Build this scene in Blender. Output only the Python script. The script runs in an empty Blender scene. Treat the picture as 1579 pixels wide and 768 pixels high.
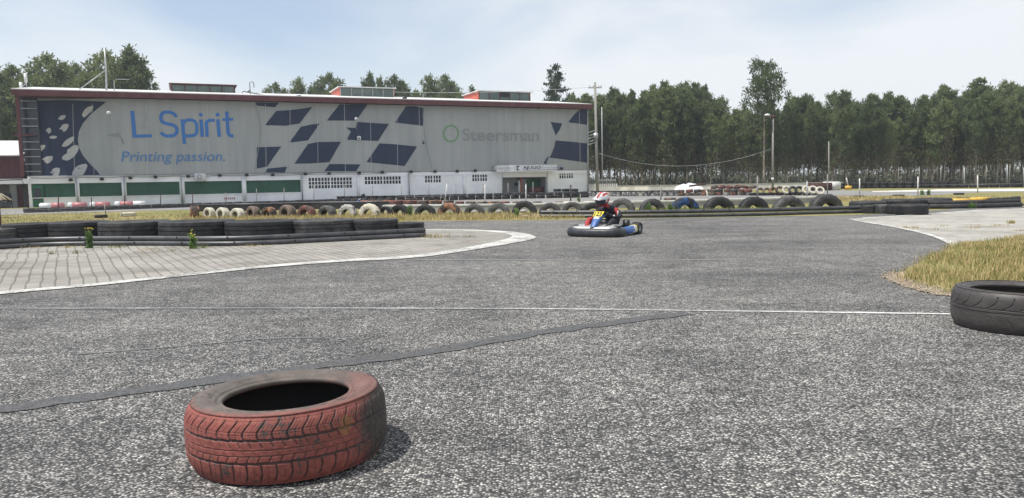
import bpy, bmesh, math, random
import numpy as np
from mathutils import Vector, Matrix
from math import sin, cos, pi, radians, atan, sqrt
rnd = random.Random(7)
SC = bpy.context.scene
# ------------------------------------------------------------------ camera, light, exposure
FPX, CAMH = 1180.0, 0.93
PITCH, ROLL = atan(104/FPX), radians(1.03)
_f = Vector((0, cos(PITCH), -sin(PITCH)))
_r0, _u0 = Vector((1, 0, 0)), Vector((0, sin(PITCH), cos(PITCH)))
_r = _r0*cos(ROLL) - _u0*sin(ROLL)
_u = _u0*cos(ROLL) + _r0*sin(ROLL)
O = Vector((0, 0, CAMH))
cd = bpy.data.cameras.new('camera'); cam = bpy.data.objects.new('camera', cd)
SC.collection.objects.link(cam); SC.camera = cam
m = Matrix((_r, _u, -_f)).transposed().to_4x4(); m.translation = O
cam.matrix_world = m
cd.sensor_width = 36; cd.lens = 36*FPX/1579; cd.clip_start = 0.05; cd.clip_end = 3000

SUN_EL = radians(64)
SUN_DIR = Vector((-0.93, -0.37, 0)).normalized()*cos(SUN_EL) + Vector((0, 0, sin(SUN_EL)))
sl = bpy.data.lights.new('sun', 'SUN'); sl.energy = 4.4; sl.angle = radians(0.6); sl.color = (1, .955, .88)
so = bpy.data.objects.new('sun', sl); SC.collection.objects.link(so)
so.rotation_euler = (-SUN_DIR).to_track_quat('-Z', 'Y').to_euler()
W = bpy.data.worlds.new('World'); SC.world = W; W.use_nodes = True
nt = W.node_tree; nt.nodes.clear()
sky = nt.nodes.new('ShaderNodeTexSky'); sky.sky_type = 'NISHITA'; sky.sun_disc = False
sky.sun_elevation = SUN_EL; sky.sun_rotation = math.atan2(SUN_DIR.x, SUN_DIR.y)
sky.air_density = 1.0; sky.dust_density = 1.0; sky.ozone_density = 1.5
tc = nt.nodes.new('ShaderNodeTexCoord'); mp = nt.nodes.new('ShaderNodeMapping')
mp.inputs['Scale'].default_value = (1.0, 1.0, 3.2); mp.inputs['Location'].default_value = (0.35, 0.2, 0.1)
nz = nt.nodes.new('ShaderNodeTexNoise'); nz.inputs['Scale'].default_value = 1.6; nz.inputs['Detail'].default_value = 7
nz.inputs['Roughness'].default_value = .5; nz.inputs['Distortion'].default_value = .5
cr = nt.nodes.new('ShaderNodeValToRGB'); cr.color_ramp.elements[0].position = .40; cr.color_ramp.elements[1].position = .66
# thin high cloud: thicker towards the east (right) side of the sky
sx = nt.nodes.new('ShaderNodeSeparateXYZ')
mr = nt.nodes.new('ShaderNodeMapRange'); mr.inputs[1].default_value = -.35; mr.inputs[2].default_value = .45; mr.inputs[3].default_value = -.12; mr.inputs[4].default_value = .24
ad = nt.nodes.new('ShaderNodeMath'); ad.operation = 'ADD'
mz = nt.nodes.new('ShaderNodeMapRange'); mz.inputs[1].default_value = .0; mz.inputs[2].default_value = .32; mz.inputs[3].default_value = .12; mz.inputs[4].default_value = -.06
ad2 = nt.nodes.new('ShaderNodeMath'); ad2.operation = 'ADD'
mu = nt.nodes.new('ShaderNodeMapRange'); mu.inputs[3].default_value = .24; mu.inputs[4].default_value = .9
mix = nt.nodes.new('ShaderNodeMixRGB'); mix.inputs[2].default_value = (6.3, 6.5, 6.65, 1)
bg = nt.nodes.new('ShaderNodeBackground'); bg.inputs[1].default_value = .13
wo = nt.nodes.new('ShaderNodeOutputWorld'); L = nt.links.new
L(tc.outputs['Generated'], mp.inputs[0]); L(mp.outputs[0], nz.inputs['Vector']); L(tc.outputs['Generated'], sx.inputs[0])
L(sx.outputs[0], mr.inputs[0]); L(nz.outputs['Fac'], ad.inputs[0]); L(mr.outputs[0], ad.inputs[1])
L(sx.outputs[2], mz.inputs[0]); L(ad.outputs[0], ad2.inputs[0]); L(mz.outputs[0], ad2.inputs[1])
L(ad2.outputs[0], cr.inputs[0]); L(cr.outputs[0], mu.inputs[0]); L(mu.outputs[0], mix.inputs[0]); L(sky.outputs[0], mix.inputs[1])
L(mix.outputs[0], bg.inputs[0]); L(bg.outputs[0], wo.inputs[0])
SC.view_settings.view_transform = 'Standard'; SC.view_settings.look = 'None'
SC.view_settings.exposure = 0.2; SC.view_settings.gamma = 1
SC.cycles.volume_bounces = 0; SC.cycles.max_bounces = 5; SC.cycles.transparent_max_bounces = 6

# ------------------------------------------------------------------ geometry of the view -> places in the world
def ray(x, y): return _f + _r*((x-789.5)/FPX) - _u*((y-384)/FPX)
def G(x, y, z=0.0):
    """ground point seen at photograph pixel x,y"""
    d = ray(x, y); t = (z-CAMH)/d.z; return O + d*t
def A(x, y, dist):
    """point on the pixel's ray at horizontal forward distance dist"""
    d = ray(x, y); return O + d*(dist/d.y)
def HT(x, y, base):
    """height above ground at the distance of base where pixel x,y looks"""
    return A(x, y, base.y).z
def PXM(p): return FPX/((Vector(p)-O).dot(_f))
FP0, FP1 = G(45, 320), G(905, 298)
FD = (FP1-FP0).normalized(); FN = Vector((FD.y, -FD.x, 0))
def fac(x, y, off=0.0):
    """facade coordinates (along, height) of a pixel on the plane 'off' in front of the facade"""
    d = ray(x, y); t = ((FP0 + FN*off - O).dot(FN))/d.dot(FN); P = O + d*t
    return (P-FP0).dot(FD), P.z
def FW(u, v, off=0.0):
    p = FP0 + FD*u + FN*off; return Vector((p.x, p.y, v))
FROT = math.atan2(FD.y, FD.x)

# ------------------------------------------------------------------ helpers
def link(o): SC.collection.objects.link(o); return o
def tag(o, label=None, cat=None, group=None, kind=None):
    if label: o['label'] = label
    if cat: o['category'] = cat
    if group: o['group'] = group
    if kind: o['kind'] = kind
    return o
def empty(name, loc=(0, 0, 0), rz=0.0):
    o = bpy.data.objects.new(name, None); link(o); o.location = loc; o.rotation_euler = (0, 0, rz); o.empty_display_size = .2
    return o
class MB:
    def __init__(s): s.v = []; s.f = []; s.m = []; s.sm = []
    def add(s, vs, fs, mi=0, smooth=False, M=None):
        b = len(s.v)
        for p in vs:
            p = Vector(p)
            if M is not None: p = M @ p
            s.v.append(tuple(p))
        for f in fs: s.f.append(tuple(b+i for i in f)); s.m.append(mi); s.sm.append(smooth)
        return s
    def box(s, c, d, mi=0, M=None, bev=0.0):
        x, y, z = c; a, b, h = d[0]/2, d[1]/2, d[2]/2
        if bev > 0:
            bm = bmesh.new(); bmesh.ops.create_cube(bm, size=1)
            for v in bm.verts: v.co = Vector((x+v.co.x*d[0], y+v.co.y*d[1], z+v.co.z*d[2]))
            bmesh.ops.bevel(bm, geom=bm.edges[:], offset=bev, segments=2, affect='EDGES')
            bm.verts.index_update()
            s.add([v.co.copy() for v in bm.verts], [[v.index for v in f.verts] for f in bm.faces], mi, True, M); bm.free(); return s
        vs = [(x+i*a, y+j*b, z+k*h) for k in (-1, 1) for j in (-1, 1) for i in (-1, 1)]
        fs = [(0, 2, 3, 1), (4, 5, 7, 6), (0, 1, 5, 4), (2, 6, 7, 3), (0, 4, 6, 2), (1, 3, 7, 5)]
        return s.add(vs, fs, mi, False, M)
    def prism(s, poly, h0, h1, mi=0, M=None):
        n = len(poly)
        vs = [(p[0], p[1], h0) for p in poly]+[(p[0], p[1], h1) for p in poly]
        fs = [tuple(range(n))[::-1], tuple(range(n, 2*n))]+[(i, (i+1) % n, n+(i+1) % n, n+i) for i in range(n)]
        return s.add(vs, fs, mi, False, M)
    def tube(s, pts, r, n=8, mi=0, caps=True, M=None):
        pts = [Vector(p) for p in pts]; rs = r if isinstance(r, (list, tuple)) else [r]*len(pts)
        vs = []; fs = []; up = None
        for i, p in enumerate(pts):
            t = (pts[min(i+1, len(pts)-1)]-pts[max(i-1, 0)]).normalized()
            if up is None: up = Vector((0, 0, 1)) if abs(t.z) < .9 else Vector((1, 0, 0))
            a = t.cross(up).normalized(); b = a.cross(t).normalized(); up = b
            for k in range(n):
                an = 2*pi*k/n; vs.append(p+(a*cos(an)+b*sin(an))*rs[i])
        for i in range(len(pts)-1):
            for k in range(n): fs.append((i*n+k, i*n+(k+1) % n, (i+1)*n+(k+1) % n, (i+1)*n+k))
        if caps: fs.append(tuple(range(n))[::-1]); fs.append(tuple((len(pts)-1)*n+k for k in range(n)))
        return s.add(vs, fs, mi, True, M)
    def lathe(s, prof, n=24, mi=0, M=None, closed=False, smooth=True):
        vs = []; fs = []; k = len(prof)
        for i in range(n):
            a = 2*pi*i/n
            for r, z in prof: vs.append((r*cos(a), r*sin(a), z))
        for i in range(n):
            j = (i+1) % n
            for q in range(k if closed else k-1):
                q2 = (q+1) % k; fs.append((i*k+q, j*k+q, j*k+q2, i*k+q2))
        return s.add(vs, fs, mi, smooth, M)
    def build(s, name, mats, parent=None, loc=None, rot=None):
        me = bpy.data.meshes.new(name); me.from_pydata(s.v, [], s.f)
        if not isinstance(mats, (list, tuple)): mats = [mats]
        for q in mats: me.materials.append(q)
        me.polygons.foreach_set('material_index', s.m); me.polygons.foreach_set('use_smooth', s.sm); me.update()
        o = bpy.data.objects.new(name, me); link(o)
        if parent: o.parent = parent
        if loc is not None: o.location = loc
        if rot is not None: o.rotation_euler = rot
        return o
def kids(o): return [c for c in SC.collection.objects if c.parent == o]
def copy_tree(o, parent=None):
    c = o.copy(); link(c)
    if parent: c.parent = parent
    for k in list(o.children): copy_tree(k, c)
    return c

# ------------------------------------------------------------------ materials
def mat(name, col=(.5, .5, .5), rough=.8, metal=0, spec=.3):
    M = bpy.data.materials.new(name); M.use_nodes = True
    b = M.node_tree.nodes['Principled BSDF']
    b.inputs['Base Color'].default_value = (*col, 1); b.inputs['Roughness'].default_value = rough
    b.inputs['Metallic'].default_value = metal; b.inputs['Specular IOR Level'].default_value = spec
    return M
def N(M, t, **kw):
    n = M.node_tree.nodes.new(t)
    for k, v in kw.items():
        if k.startswith('i_'):
            key = k[2:]; key = int(key) if key.isdigit() else key.replace('_', ' ')
            n.inputs[key].default_value = v
        else: setattr(n, k, v)
    return n
def LK(M, a, b): M.node_tree.links.new(a, b)
def BS(M): return M.node_tree.nodes['Principled BSDF']
def ramp(M, fac_, stops):
    r = N(M, 'ShaderNodeValToRGB'); e = r.color_ramp.elements
    while len(e) < len(stops): e.new(.5)
    for i, (p, c) in enumerate(stops):
        e[i].position = p; e[i].color = (*c, 1) if len(c) == 3 else c
    LK(M, fac_, r.inputs[0]); return r.outputs[0]
def coords(M, kind='Object', scale=(1, 1, 1), rot=(0, 0, 0), loc=(0, 0, 0)):
    t = N(M, 'ShaderNodeTexCoord'); q = N(M, 'ShaderNodeMapping')
    q.inputs['Scale'].default_value = scale; q.inputs['Rotation'].default_value = rot; q.inputs['Location'].default_value = loc
    LK(M, t.outputs[kind], q.inputs[0]); return q.outputs[0]
def noise(M, vec, scale, detail=4, rough=.55, dist=0):
    n = N(M, 'ShaderNodeTexNoise'); n.inputs['Scale'].default_value = scale; n.inputs['Detail'].default_value = detail
    n.inputs['Roughness'].default_value = rough; n.inputs['Distortion'].default_value = dist
    if vec is not None: LK(M, vec, n.inputs['Vector'])
    return n.outputs['Fac']
def mixc(M, f, a, b, mode='MIX'):
    n = N(M, 'ShaderNodeMixRGB', blend_type=mode)
    for i, q in ((0, f), (1, a), (2, b)):
        if hasattr(q, 'is_linked') or hasattr(q, 'links'): LK(M, q, n.inputs[i])
        elif isinstance(q, (int, float)): n.inputs[i].default_value = q if i == 0 else (q, q, q, 1)
        else: n.inputs[i].default_value = (*q, 1)
    return n.outputs[0]
def math_(M, op, a, b=0.0, clamp=False):
    n = N(M, 'ShaderNodeMath', operation=op); n.use_clamp = clamp
    for i, q in ((0, a), (1, b)):
        if hasattr(q, 'links'): LK(M, q, n.inputs[i])
        else: n.inputs[i].default_value = q
    return n.outputs[0]
def bump(M, h, strength=.4, dist=.01):
    b = N(M, 'ShaderNodeBump'); b.inputs['Strength'].default_value = strength; b.inputs['Distance'].default_value = dist
    LK(M, h, b.inputs['Height']); LK(M, b.outputs[0], BS(M).inputs['Normal'])
def setc(M, c): LK(M, c, BS(M).inputs['Base Color'])
def dirty(name, c1, c2, scale=3, rough=.8, spec=.3, lo=.35, hi=.7, kind='Object', stretch=(1, 1, 1), metal=0, bmp=0):
    M = mat(name, c1, rough, metal, spec); v = coords(M, kind, stretch)
    n = noise(M, v, scale, 6, .6); setc(M, ramp(M, n, [(lo, c1), (hi, c2)]))
    if bmp: bump(M, noise(M, v, scale*6, 3), bmp, .01)
    return M

# --- asphalt: coarse surface dressing, light stones in dark binder
def asphalt_mat(name, stone=104, big=True):
    M = mat(name, rough=.85, spec=.25); v = coords(M, 'Object')
    vo = N(M, 'ShaderNodeTexVoronoi', feature='F1'); vo.inputs['Scale'].default_value = stone; LK(M, v, vo.inputs['Vector'])
    bw = N(M, 'ShaderNodeSeparateColor'); LK(M, vo.outputs['Color'], bw.inputs[0])
    cellc = ramp(M, bw.outputs[0], [(0, (.05, .049, .048)), (.20, (.12, .118, .114)), (.55, (.30, .293, .28)), (1, (.66, .645, .61))])
    gap = math_(M, 'MULTIPLY', vo.outputs['Distance'], 1.5)
    g2 = ramp(M, gap, [(.45, (0, 0, 0)), (.95, (1, 1, 1))])
    c = mixc(M, g2, cellc, (.06, .06, .062))
    # worn and polished areas, patches with more binder
    n1 = noise(M, v, .22, 4, .6); n2 = noise(M, v, 1.6, 4, .6); n3 = noise(M, v, 24, 3, .65)
    wear = math_(M, 'ADD', math_(M, 'MULTIPLY', n1, .55), math_(M, 'MULTIPLY', n2, .45))
    w = ramp(M, wear, [(.36, (.56, .56, .57)), (.5, (.94, .94, .94)), (.64, (1.22, 1.2, 1.17))])
    c = mixc(M, 1.0, c, w, 'MULTIPLY')
    w3 = ramp(M, n3, [(.3, (.62, .62, .62)), (.7, (1.28, 1.27, 1.25))])
    c = mixc(M, 1.0, c, w3, 'MULTIPLY')
    n5 = noise(M, v, 7.5, 3, .6); c = mixc(M, 1.0, c, ramp(M, n5, [(.3, (.74, .74, .74)), (.7, (1.2, 1.19, 1.18))]), 'MULTIPLY')
    vs_ = coords(M, 'Object', (.18, 1.0, 1.0), (0, 0, .12)); n4 = noise(M, vs_, .8, 5, .6)
    c = mixc(M, 1.0, c, ramp(M, n4, [(.34, (.74, .74, .75)), (.5, (1, 1, 1)), (.68, (1.1, 1.09, 1.06))]), 'MULTIPLY')
    setc(M, c); hh = math_(M, 'SUBTRACT', bw.outputs[0], vo.outputs['Distance']); bump(M, hh, .55, .004)
    return M
M_ASPH = asphalt_mat('asphalt_coarse')
M_ASPH2 = dirty('asphalt_far', (.17, .168, .165), (.27, .265, .255), .6, .9, .2, .3, .7)
M_TAR = dirty('tar_seal', (.042, .042, .043), (.15, .148, .145), 75, .7, .3, .35, .75)
M_SKID = dirty('skid_rubber', (.12, .12, .12), (.26, .26, .255), 40, .8, .2, .35, .7)

def white_line_mat():
    M = mat('worn_white_paint', rough=.75); v = coords(M, 'Object')
    n = noise(M, v, 26, 5, .7); n2 = noise(M, v, 2.2, 3, .6)
    s = math_(M, 'ADD', math_(M, 'MULTIPLY', n, .6), math_(M, 'MULTIPLY', n2, .4))
    setc(M, ramp(M, s, [(.41, (.18, .178, .172)), (.50, (.46, .45, .42)), (.64, (.66, .65, .61))])); return M
M_WLINE = white_line_mat()
def thin_line_mat():
    M = mat('thin_worn_paint', rough=.75); v = coords(M, 'Object')
    n = noise(M, v, 34, 5, .75); n2 = noise(M, v, .9, 3, .6)
    s = math_(M, 'ADD', math_(M, 'MULTIPLY', n, .55), math_(M, 'MULTIPLY', n2, .45))
    sp = N(M, 'ShaderNodeSeparateXYZ'); LK(M, v, sp.inputs[0])
    s = math_(M, 'ADD', s, math_(M, 'MULTIPLY', sp.outputs[0], .022))
    setc(M, ramp(M, s, [(.43, (.17, .168, .165)), (.55, (.42, .42, .41)), (.64, (.66, .65, .63))])); return M
M_THIN = thin_line_mat()

PAVROT = math.atan2(cos(radians(-30.3)), sin(radians(-30.3)))
def paver_mat(name, base=(.34, .325, .295), mort=(.11, .10, .085), rot=PAVROT, rw=.12, bw=.21):
    M = mat(name, rough=.9, spec=.2); v0 = coords(M, 'Object')
    mp_ = N(M, 'ShaderNodeMapping'); mp_.inputs['Rotation'].default_value = (0, 0, -rot); LK(M, v0, mp_.inputs[0])
    # interlocking zig-zag edge
    sp = N(M, 'ShaderNodeSeparateXYZ'); LK(M, mp_.outputs[0], sp.inputs[0])
    wv = math_(M, 'MULTIPLY', math_(M, 'PINGPONG', sp.outputs[0], bw/4), .32)
    big = math_(M, 'MULTIPLY', math_(M, 'SUBTRACT', noise(M, v0, .5, 2), .5), .14)
    y2 = math_(M, 'ADD', math_(M, 'ADD', sp.outputs[1], wv), big)
    cb = N(M, 'ShaderNodeCombineXYZ'); LK(M, sp.outputs[0], cb.inputs[0]); LK(M, y2, cb.inputs[1])
    br = N(M, 'ShaderNodeTexBrick'); br.inputs['Scale'].default_value = 1; br.inputs['Brick Width'].default_value = bw
    br.inputs['Row Height'].default_value = rw; br.inputs['Mortar Size'].default_value = .0065; br.inputs['Mortar Smooth'].default_value = .3
    br.inputs['Color1'].default_value = (*base, 1); br.inputs['Color2'].default_value = (base[0]*.82, base[1]*.83, base[2]*.84, 1)
    br.inputs['Mortar'].default_value = (*mort, 1); br.inputs['Bias'].default_value = .1; LK(M, cb.outputs[0], br.inputs['Vector'])
    d = ramp(M, noise(M, v0, .9, 6, .65), [(.32, (.66, .64, .60)), (.52, (1, 1, 1)), (.72, (1.14, 1.13, 1.1))])
    c = mixc(M, 1.0, br.outputs['Color'], d, 'MULTIPLY')
    sp2 = ramp(M, noise(M, v0, 45, 4, .7), [(.32, (.82, .81, .8)), (.7, (1.08, 1.08, 1.08))])
    c = mixc(M, 1.0, c, sp2, 'MULTIPLY')
    moss = ramp(M, noise(M, v0, 3.1, 5, .7), [(.66, (0, 0, 0)), (.74, (1, 1, 1))])
    mm = math_(M, 'MULTIPLY', moss, br.outputs['Fac'])
    c = mixc(M, mm, c, (.10, .12, .04))
    setc(M, c); bump(M, math_(M, 'SUBTRACT', 1.0, br.outputs['Fac']), .6, .006); return M
M_PAV = paver_mat('island_pavers')
M_PAV2 = paver_mat('pale_pavers', (.42, .405, .37), (.25, .235, .2), radians(75), .12, .22)

def soil_mat():
    M = mat('dry_grass_ground', rough=.95, spec=.1); v = coords(M, 'Object')
    a = noise(M, v, .35, 6, .65); b = noise(M, v, 5, 6, .75)
    s = math_(M, 'ADD', math_(M, 'MULTIPLY', a, .5), math_(M, 'MULTIPLY', b, .5))
    setc(M, ramp(M, s, [(.34, (.10, .13, .045)), (.46, (.19, .185, .07)), (.56, (.25, .215, .10)), (.68, (.34, .28, .17))]))
    bump(M, b, .6, .05); return M
M_SOIL = soil_mat()
M_SAND = dirty('sandy_gravel', (.26, .21, .155), (.46, .39, .30), 40, .95, .1)
M_FLOOR = dirty('forest_floor', (.12, .12, .07), (.34, .33, .26), .8, .95, .1)

# --- rubber
def rubber(name, dark=(.014, .014, .015), dust=(.052, .05, .048), lo=.38, hi=.78, scale=7, rough=.62):
    M = mat(name, rough=rough, spec=.35); v = coords(M, 'Object')
    oi = N(M, 'ShaderNodeObjectInfo'); vv = N(M, 'ShaderNodeVectorMath', operation='ADD'); LK(M, v, vv.inputs[0])
    cx = N(M, 'ShaderNodeCombineXYZ'); LK(M, math_(M, 'MULTIPLY', oi.outputs['Random'], 37), cx.inputs[0]); LK(M, cx.outputs[0], vv.inputs[1])
    n = noise(M, vv.outputs[0], scale, 6, .65)
    c = ramp(M, n, [(lo, dark), (hi, dust)])
    vr = math_(M, 'ADD', math_(M, 'MULTIPLY', oi.outputs['Random'], .7), .65)
    cc = N(M, 'ShaderNodeCombineXYZ')
    for i in range(3): LK(M, vr, cc.inputs[i])
    setc(M, mixc(M, 1.0, c, cc.outputs[0], 'MULTIPLY')); bump(M, noise(M, vv.outputs[0], 60, 3), .15, .004); return M
M_RUB = rubber('black_rubber')
M_RUBL = rubber('dusty_rubber', (.028, .028, .029), (.12, .115, .108), .35, .75)
def painted(name, paint, cover=.5, under=(.03, .028, .027), scale=6):
    M = mat(name, rough=.75, spec=.25); v = coords(M, 'Object')
    oi = N(M, 'ShaderNodeObjectInfo'); vv = N(M, 'ShaderNodeVectorMath', operation='ADD'); LK(M, v, vv.inputs[0])
    cx = N(M, 'ShaderNodeCombineXYZ'); LK(M, math_(M, 'MULTIPLY', oi.outputs['Random'], 29), cx.inputs[1]); LK(M, cx.outputs[0], vv.inputs[1])
    n = noise(M, vv.outputs[0], scale, 7, .68)
    n2 = noise(M, vv.outputs[0], scale*4, 4, .6)
    pc = ramp(M, n2, [(.3, tuple(q*.72 for q in paint)), (.7, paint)])
    mk = ramp(M, n, [(cover-.05, (0, 0, 0)), (cover+.05, (1, 1, 1))])
    setc(M, mixc(M, mk, under, pc)); return M
M_TW = painted('white_tyre_paint', (.62, .58, .48), .40, (.10, .09, .08))
M_TW2 = painted('grey_white_tyre_paint', (.46, .45, .42), .47, (.06, .058, .055))
M_TR = painted('red_tyre_paint', (.25, .10, .08), .49, (.06, .055, .05))
M_TO = painted('orange_tyre_paint', (.33, .16, .09), .52, (.05, .045, .04))
M_TB = painted('blue_tyre_paint', (.04, .11, .30), .57, (.03, .03, .032), 3)
M_TBR = painted('brown_grey_tyre', (.20, .15, .12), .46, (.05, .048, .045))

M_PIPE = dirty('grey_plastic_pipe', (.026, .028, .032), (.07, .07, .074), 5, .4, .5)
M_BOLT = mat('bolt_black', (.01, .01, .01), .6)
M_WHITE = dirty('white_render', (.70, .71, .73), (.84, .85, .86), .9, .85, .2, .3, .6)
M_WHITE2 = dirty('white_wall_dirty', (.42, .41, .37), (.70, .69, .64), 1.1, .9, .2, .32, .58)
M_GREYW = dirty('grey_wall', (.24, .25, .26), (.34, .35, .36), 1.3, .9, .2)
M_CONC = dirty('concrete', (.26, .25, .235), (.4, .39, .37), 4, .9, .2)
M_REDM = dirty('dark_red_metal', (.085, .022, .025), (.14, .045, .045), 2, .5, .4)
M_REDL = dirty('orange_red_metal', (.5, .10, .06), (.58, .14, .09), 2, .5, .4)
M_STEEL = dirty('galvanised', (.32, .33, .34), (.5, .5, .5), 4, .5, .4, metal=.3)
M_DARK = mat('dark_void', (.012, .013, .016), .5)
M_BLK = mat('black_plastic', (.018, .019, .021), .45, 0, .4)
M_GLASS = mat('dark_glass', (.018, .024, .036), .15, 0, .5)
M_WOOD = dirty('weathered_wood', (.20, .19, .17), (.36, .35, .32), 8, .9, .2, stretch=(6, 6, 1))
M_WPOST = dirty('white_post', (.5, .49, .46), (.72, .71, .68), 8, .8, .2)
M_BROWN = dirty('dark_brown_wood', (.05, .025, .022), (.09, .05, .04), 6, .8, .2)
M_YEL = dirty('yellow_plastic', (.55, .33, .05), (.70, .46, .08), 3, .5, .4)
M_PKR = dirty('pink_red_plastic', (.40, .13, .14), (.50, .24, .24), 2, .5, .4)
M_WPL = dirty('white_plastic', (.6, .6, .6), (.76, .76, .76), 3, .5, .4)
def corr(name, c1, c2, scale=26, rot=0):
    M = mat(name, c1, .5, 0, .4); v = coords(M, 'Object', (1, 1, 1), (0, 0, rot))
    w = N(M, 'ShaderNodeTexWave'); w.inputs['Scale'].default_value = scale/10; w.bands_direction = 'X'; LK(M, v, w.inputs['Vector'])
    n = noise(M, v, .8, 5); setc(M, ramp(M, n, [(.35, c1), (.7, c2)])); bump(M, w.outputs['Fac'], .8, .03); return M
M_ROOF = corr('white_corrugated_roof', (.62, .62, .60), (.74, .74, .72), 30)
M_CLAD = corr('dark_red_cladding', (.07, .015, .02), (.10, .03, .035), 22)
M_GLAZ = corr('green_translucent_sheet', (.10, .14, .13), (.17, .21, .19), 34)
def lattice_mat():
    M = mat('green_mesh_screen', rough=.7); v = coords(M, 'Object', (1, 1, 1))
    sp = N(M, 'ShaderNodeSeparateXYZ'); LK(M, v, sp.inputs[0])
    a = math_(M, 'PINGPONG', math_(M, 'ADD', sp.outputs[0], sp.outputs[2]), .055)
    b = math_(M, 'PINGPONG', math_(M, 'SUBTRACT', sp.outputs[0], sp.outputs[2]), .055)
    k = math_(M, 'MINIMUM', a, b); k = math_(M, 'LESS_THAN', k, .010)
    n = noise(M, v, .9, 3); base = ramp(M, n, [(.35, (.010, .035, .024)), (.7, (.022, .075, .05))])
    setc(M, mixc(M, k, base, (.06, .17, .11))); return M
M_LAT = lattice_mat()
M_GREEN = mat('green_paint', (.03, .12, .065), .6)
def banner_mat(name, c1, c2):
    M = mat(name, rough=.6, spec=.25); v = coords(M, 'Object', (1, 1, 1))
    sp = N(M, 'ShaderNodeMapping'); sp.inputs['Scale'].default_value = (2.2, 1, .12); LK(M, v, sp.inputs[0])
    st = noise(M, sp.outputs[0], 1.2, 5, .6)
    bl = noise(M, v, .35, 3, .5)
    s = math_(M, 'ADD', math_(M, 'MULTIPLY', st, .6), math_(M, 'MULTIPLY', bl, .4))
    setc(M, ramp(M, s, [(.32, c1), (.68, c2)])); return M
M_BAN = banner_mat('banner_grey', (.285, .30, .295), (.385, .395, .385))
M_NAVY = banner_mat('banner_navy', (.016, .027, .058), (.030, .044, .082))
M_BBLUE = banner_mat('banner_blue', (.035, .15, .42), (.06, .20, .5))
M_BBLUE2 = banner_mat('banner_text_blue', (.06, .18, .40), (.10, .24, .46))
M_BFADE = banner_mat('banner_faded_grey', (.225, .24, .24), (.29, .305, .30))
M_BFAINT = banner_mat('banner_faint', (.275, .305, .275), (.36, .385, .36))
M_BGREEN = banner_mat('banner_faded_green', (.15, .27, .14), (.19, .32, .18))
M_SEAM = banner_mat('banner_seam', (.40, .42, .42), (.48, .49, .48))
M_LEAFW = banner_mat('banner_pale', (.42, .42, .40), (.50, .50, .47))

# ------------------------------------------------------------------ ground sheets
def sheet(name, pts, z, material, kind='structure', label=None, cat=None):
    mb = MB(); mb.add([(p[0], p[1], z) for p in pts], [tuple(range(len(pts)))])
    o = mb.build(name, material); a = o.data.polygons[0]
    if a.normal.z < 0: o.data.flip_normals()
    return tag(o, label, cat, kind=kind)
def smooth_px(pts, it=2):
    for _ in range(it):
        q = [pts[0]]
        for a, b in zip(pts[:-1], pts[1:]):
            q += [(a[0]*.75+b[0]*.25, a[1]*.75+b[1]*.25), (a[0]*.25+b[0]*.75, a[1]*.25+b[1]*.75)]
        q.append(pts[-1]); pts = q
    return pts
def gp(pts): return [G(*p) for p in pts]
sheet('ground', [(-600, -200), (600, -200), (600, 900), (-600, 900)], 0, M_SOIL)
sheet('forest_floor', [(-300, 300), (-300, 62), (11, 63.5), (30, 52), (60, 40), (300, 40), (300, 300)], .004, M_FLOOR)
back = smooth_px([(1700, 315.5), (1579, 318.5), (1480, 321), (1430, 325.5), (1330, 331.5), (1240, 333.2), (1000, 336.5), (900, 338.5), (830, 340), (655, 341), (400, 344), (0, 352), (-200, 356)], 1)
sheet('track_asphalt', [Vector((-60, -12, 0)), Vector((45, -12, 0)), Vector((45, 22, 0))]+gp(back)+[Vector((-60, 14, 0))], .004, M_ASPH)
near = [(-200, 337), (20, 331.3), (290, 323), (560, 319), (985, 318), (1200, 315), (1290, 309.5), (1340, 303.8), (1440, 301.5), (1480, 297.5), (1579, 295.5), (1700, 294)]
far = [(1700, 288), (1579, 292), (1350, 295), (1270, 293), (1170, 299), (910, 299), (560, 306), (36, 322), (-200, 328)]
sheet('far_track', gp(smooth_px(near, 1)+smooth_px(far, 1)), .004, M_ASPH2)
sheet('far_kerb_strip', gp([(1345, 296), (1450, 295.2), (1579, 294.6), (1700, 293.5), (1700, 288.5), (1579, 291), (1450, 292.2), (1345, 295)]), .008, M_WHITE2)
# island of pavers on the left, white line round its edge
isl_out = smooth_px([(-260, 482), (0, 455), (130, 444), (260, 430), (400, 414.5), (520, 405), (640, 399.5), (720, 388), (780, 378), (823, 370), (828, 365), (800, 358.5), (740, 355), (655, 354), (400, 357), (0, 364), (-260, 370)], 2)
isl_in = smooth_px([(-260, 478), (0, 451), (130, 440.5), (260, 426.5), (400, 411), (520, 401.5), (640, 395.5), (715, 383.5), (760, 374.5), (788, 367.5), (790, 363), (765, 358.5), (720, 356.2), (655, 355.2), (400, 358.3), (0, 365.4), (-260, 371.4)], 2)
sheet('paved_island', gp(isl_in), .0085, M_PAV)
def ribbon(name, a, b, z, material):
    mb = MB(); n = len(a); A_ = gp(a); B_ = gp(b)
    mb.add([(p.x, p.y, z) for p in A_]+[(p.x, p.y, z) for p in B_], [(i, i+1, n+i+1, n+i) for i in range(n-1)])
    o = mb.build(name, material)
    if o.data.polygons[0].normal.z < 0: o.data.flip_normals()
    return tag(o, kind='structure')
ribbon('white_edge_line', isl_out, isl_in, .012, M_WLINE)
cr_lo = smooth_px([(1306, 338.5), (1330, 343.5), (1370, 349.5), (1420, 360), (1447, 369), (1470, 381)], 2)
cr_hi = smooth_px([(1306, 338.0), (1331, 342.3), (1372, 348), (1424, 358.5), (1455, 368), (1486, 380)], 2)
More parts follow.
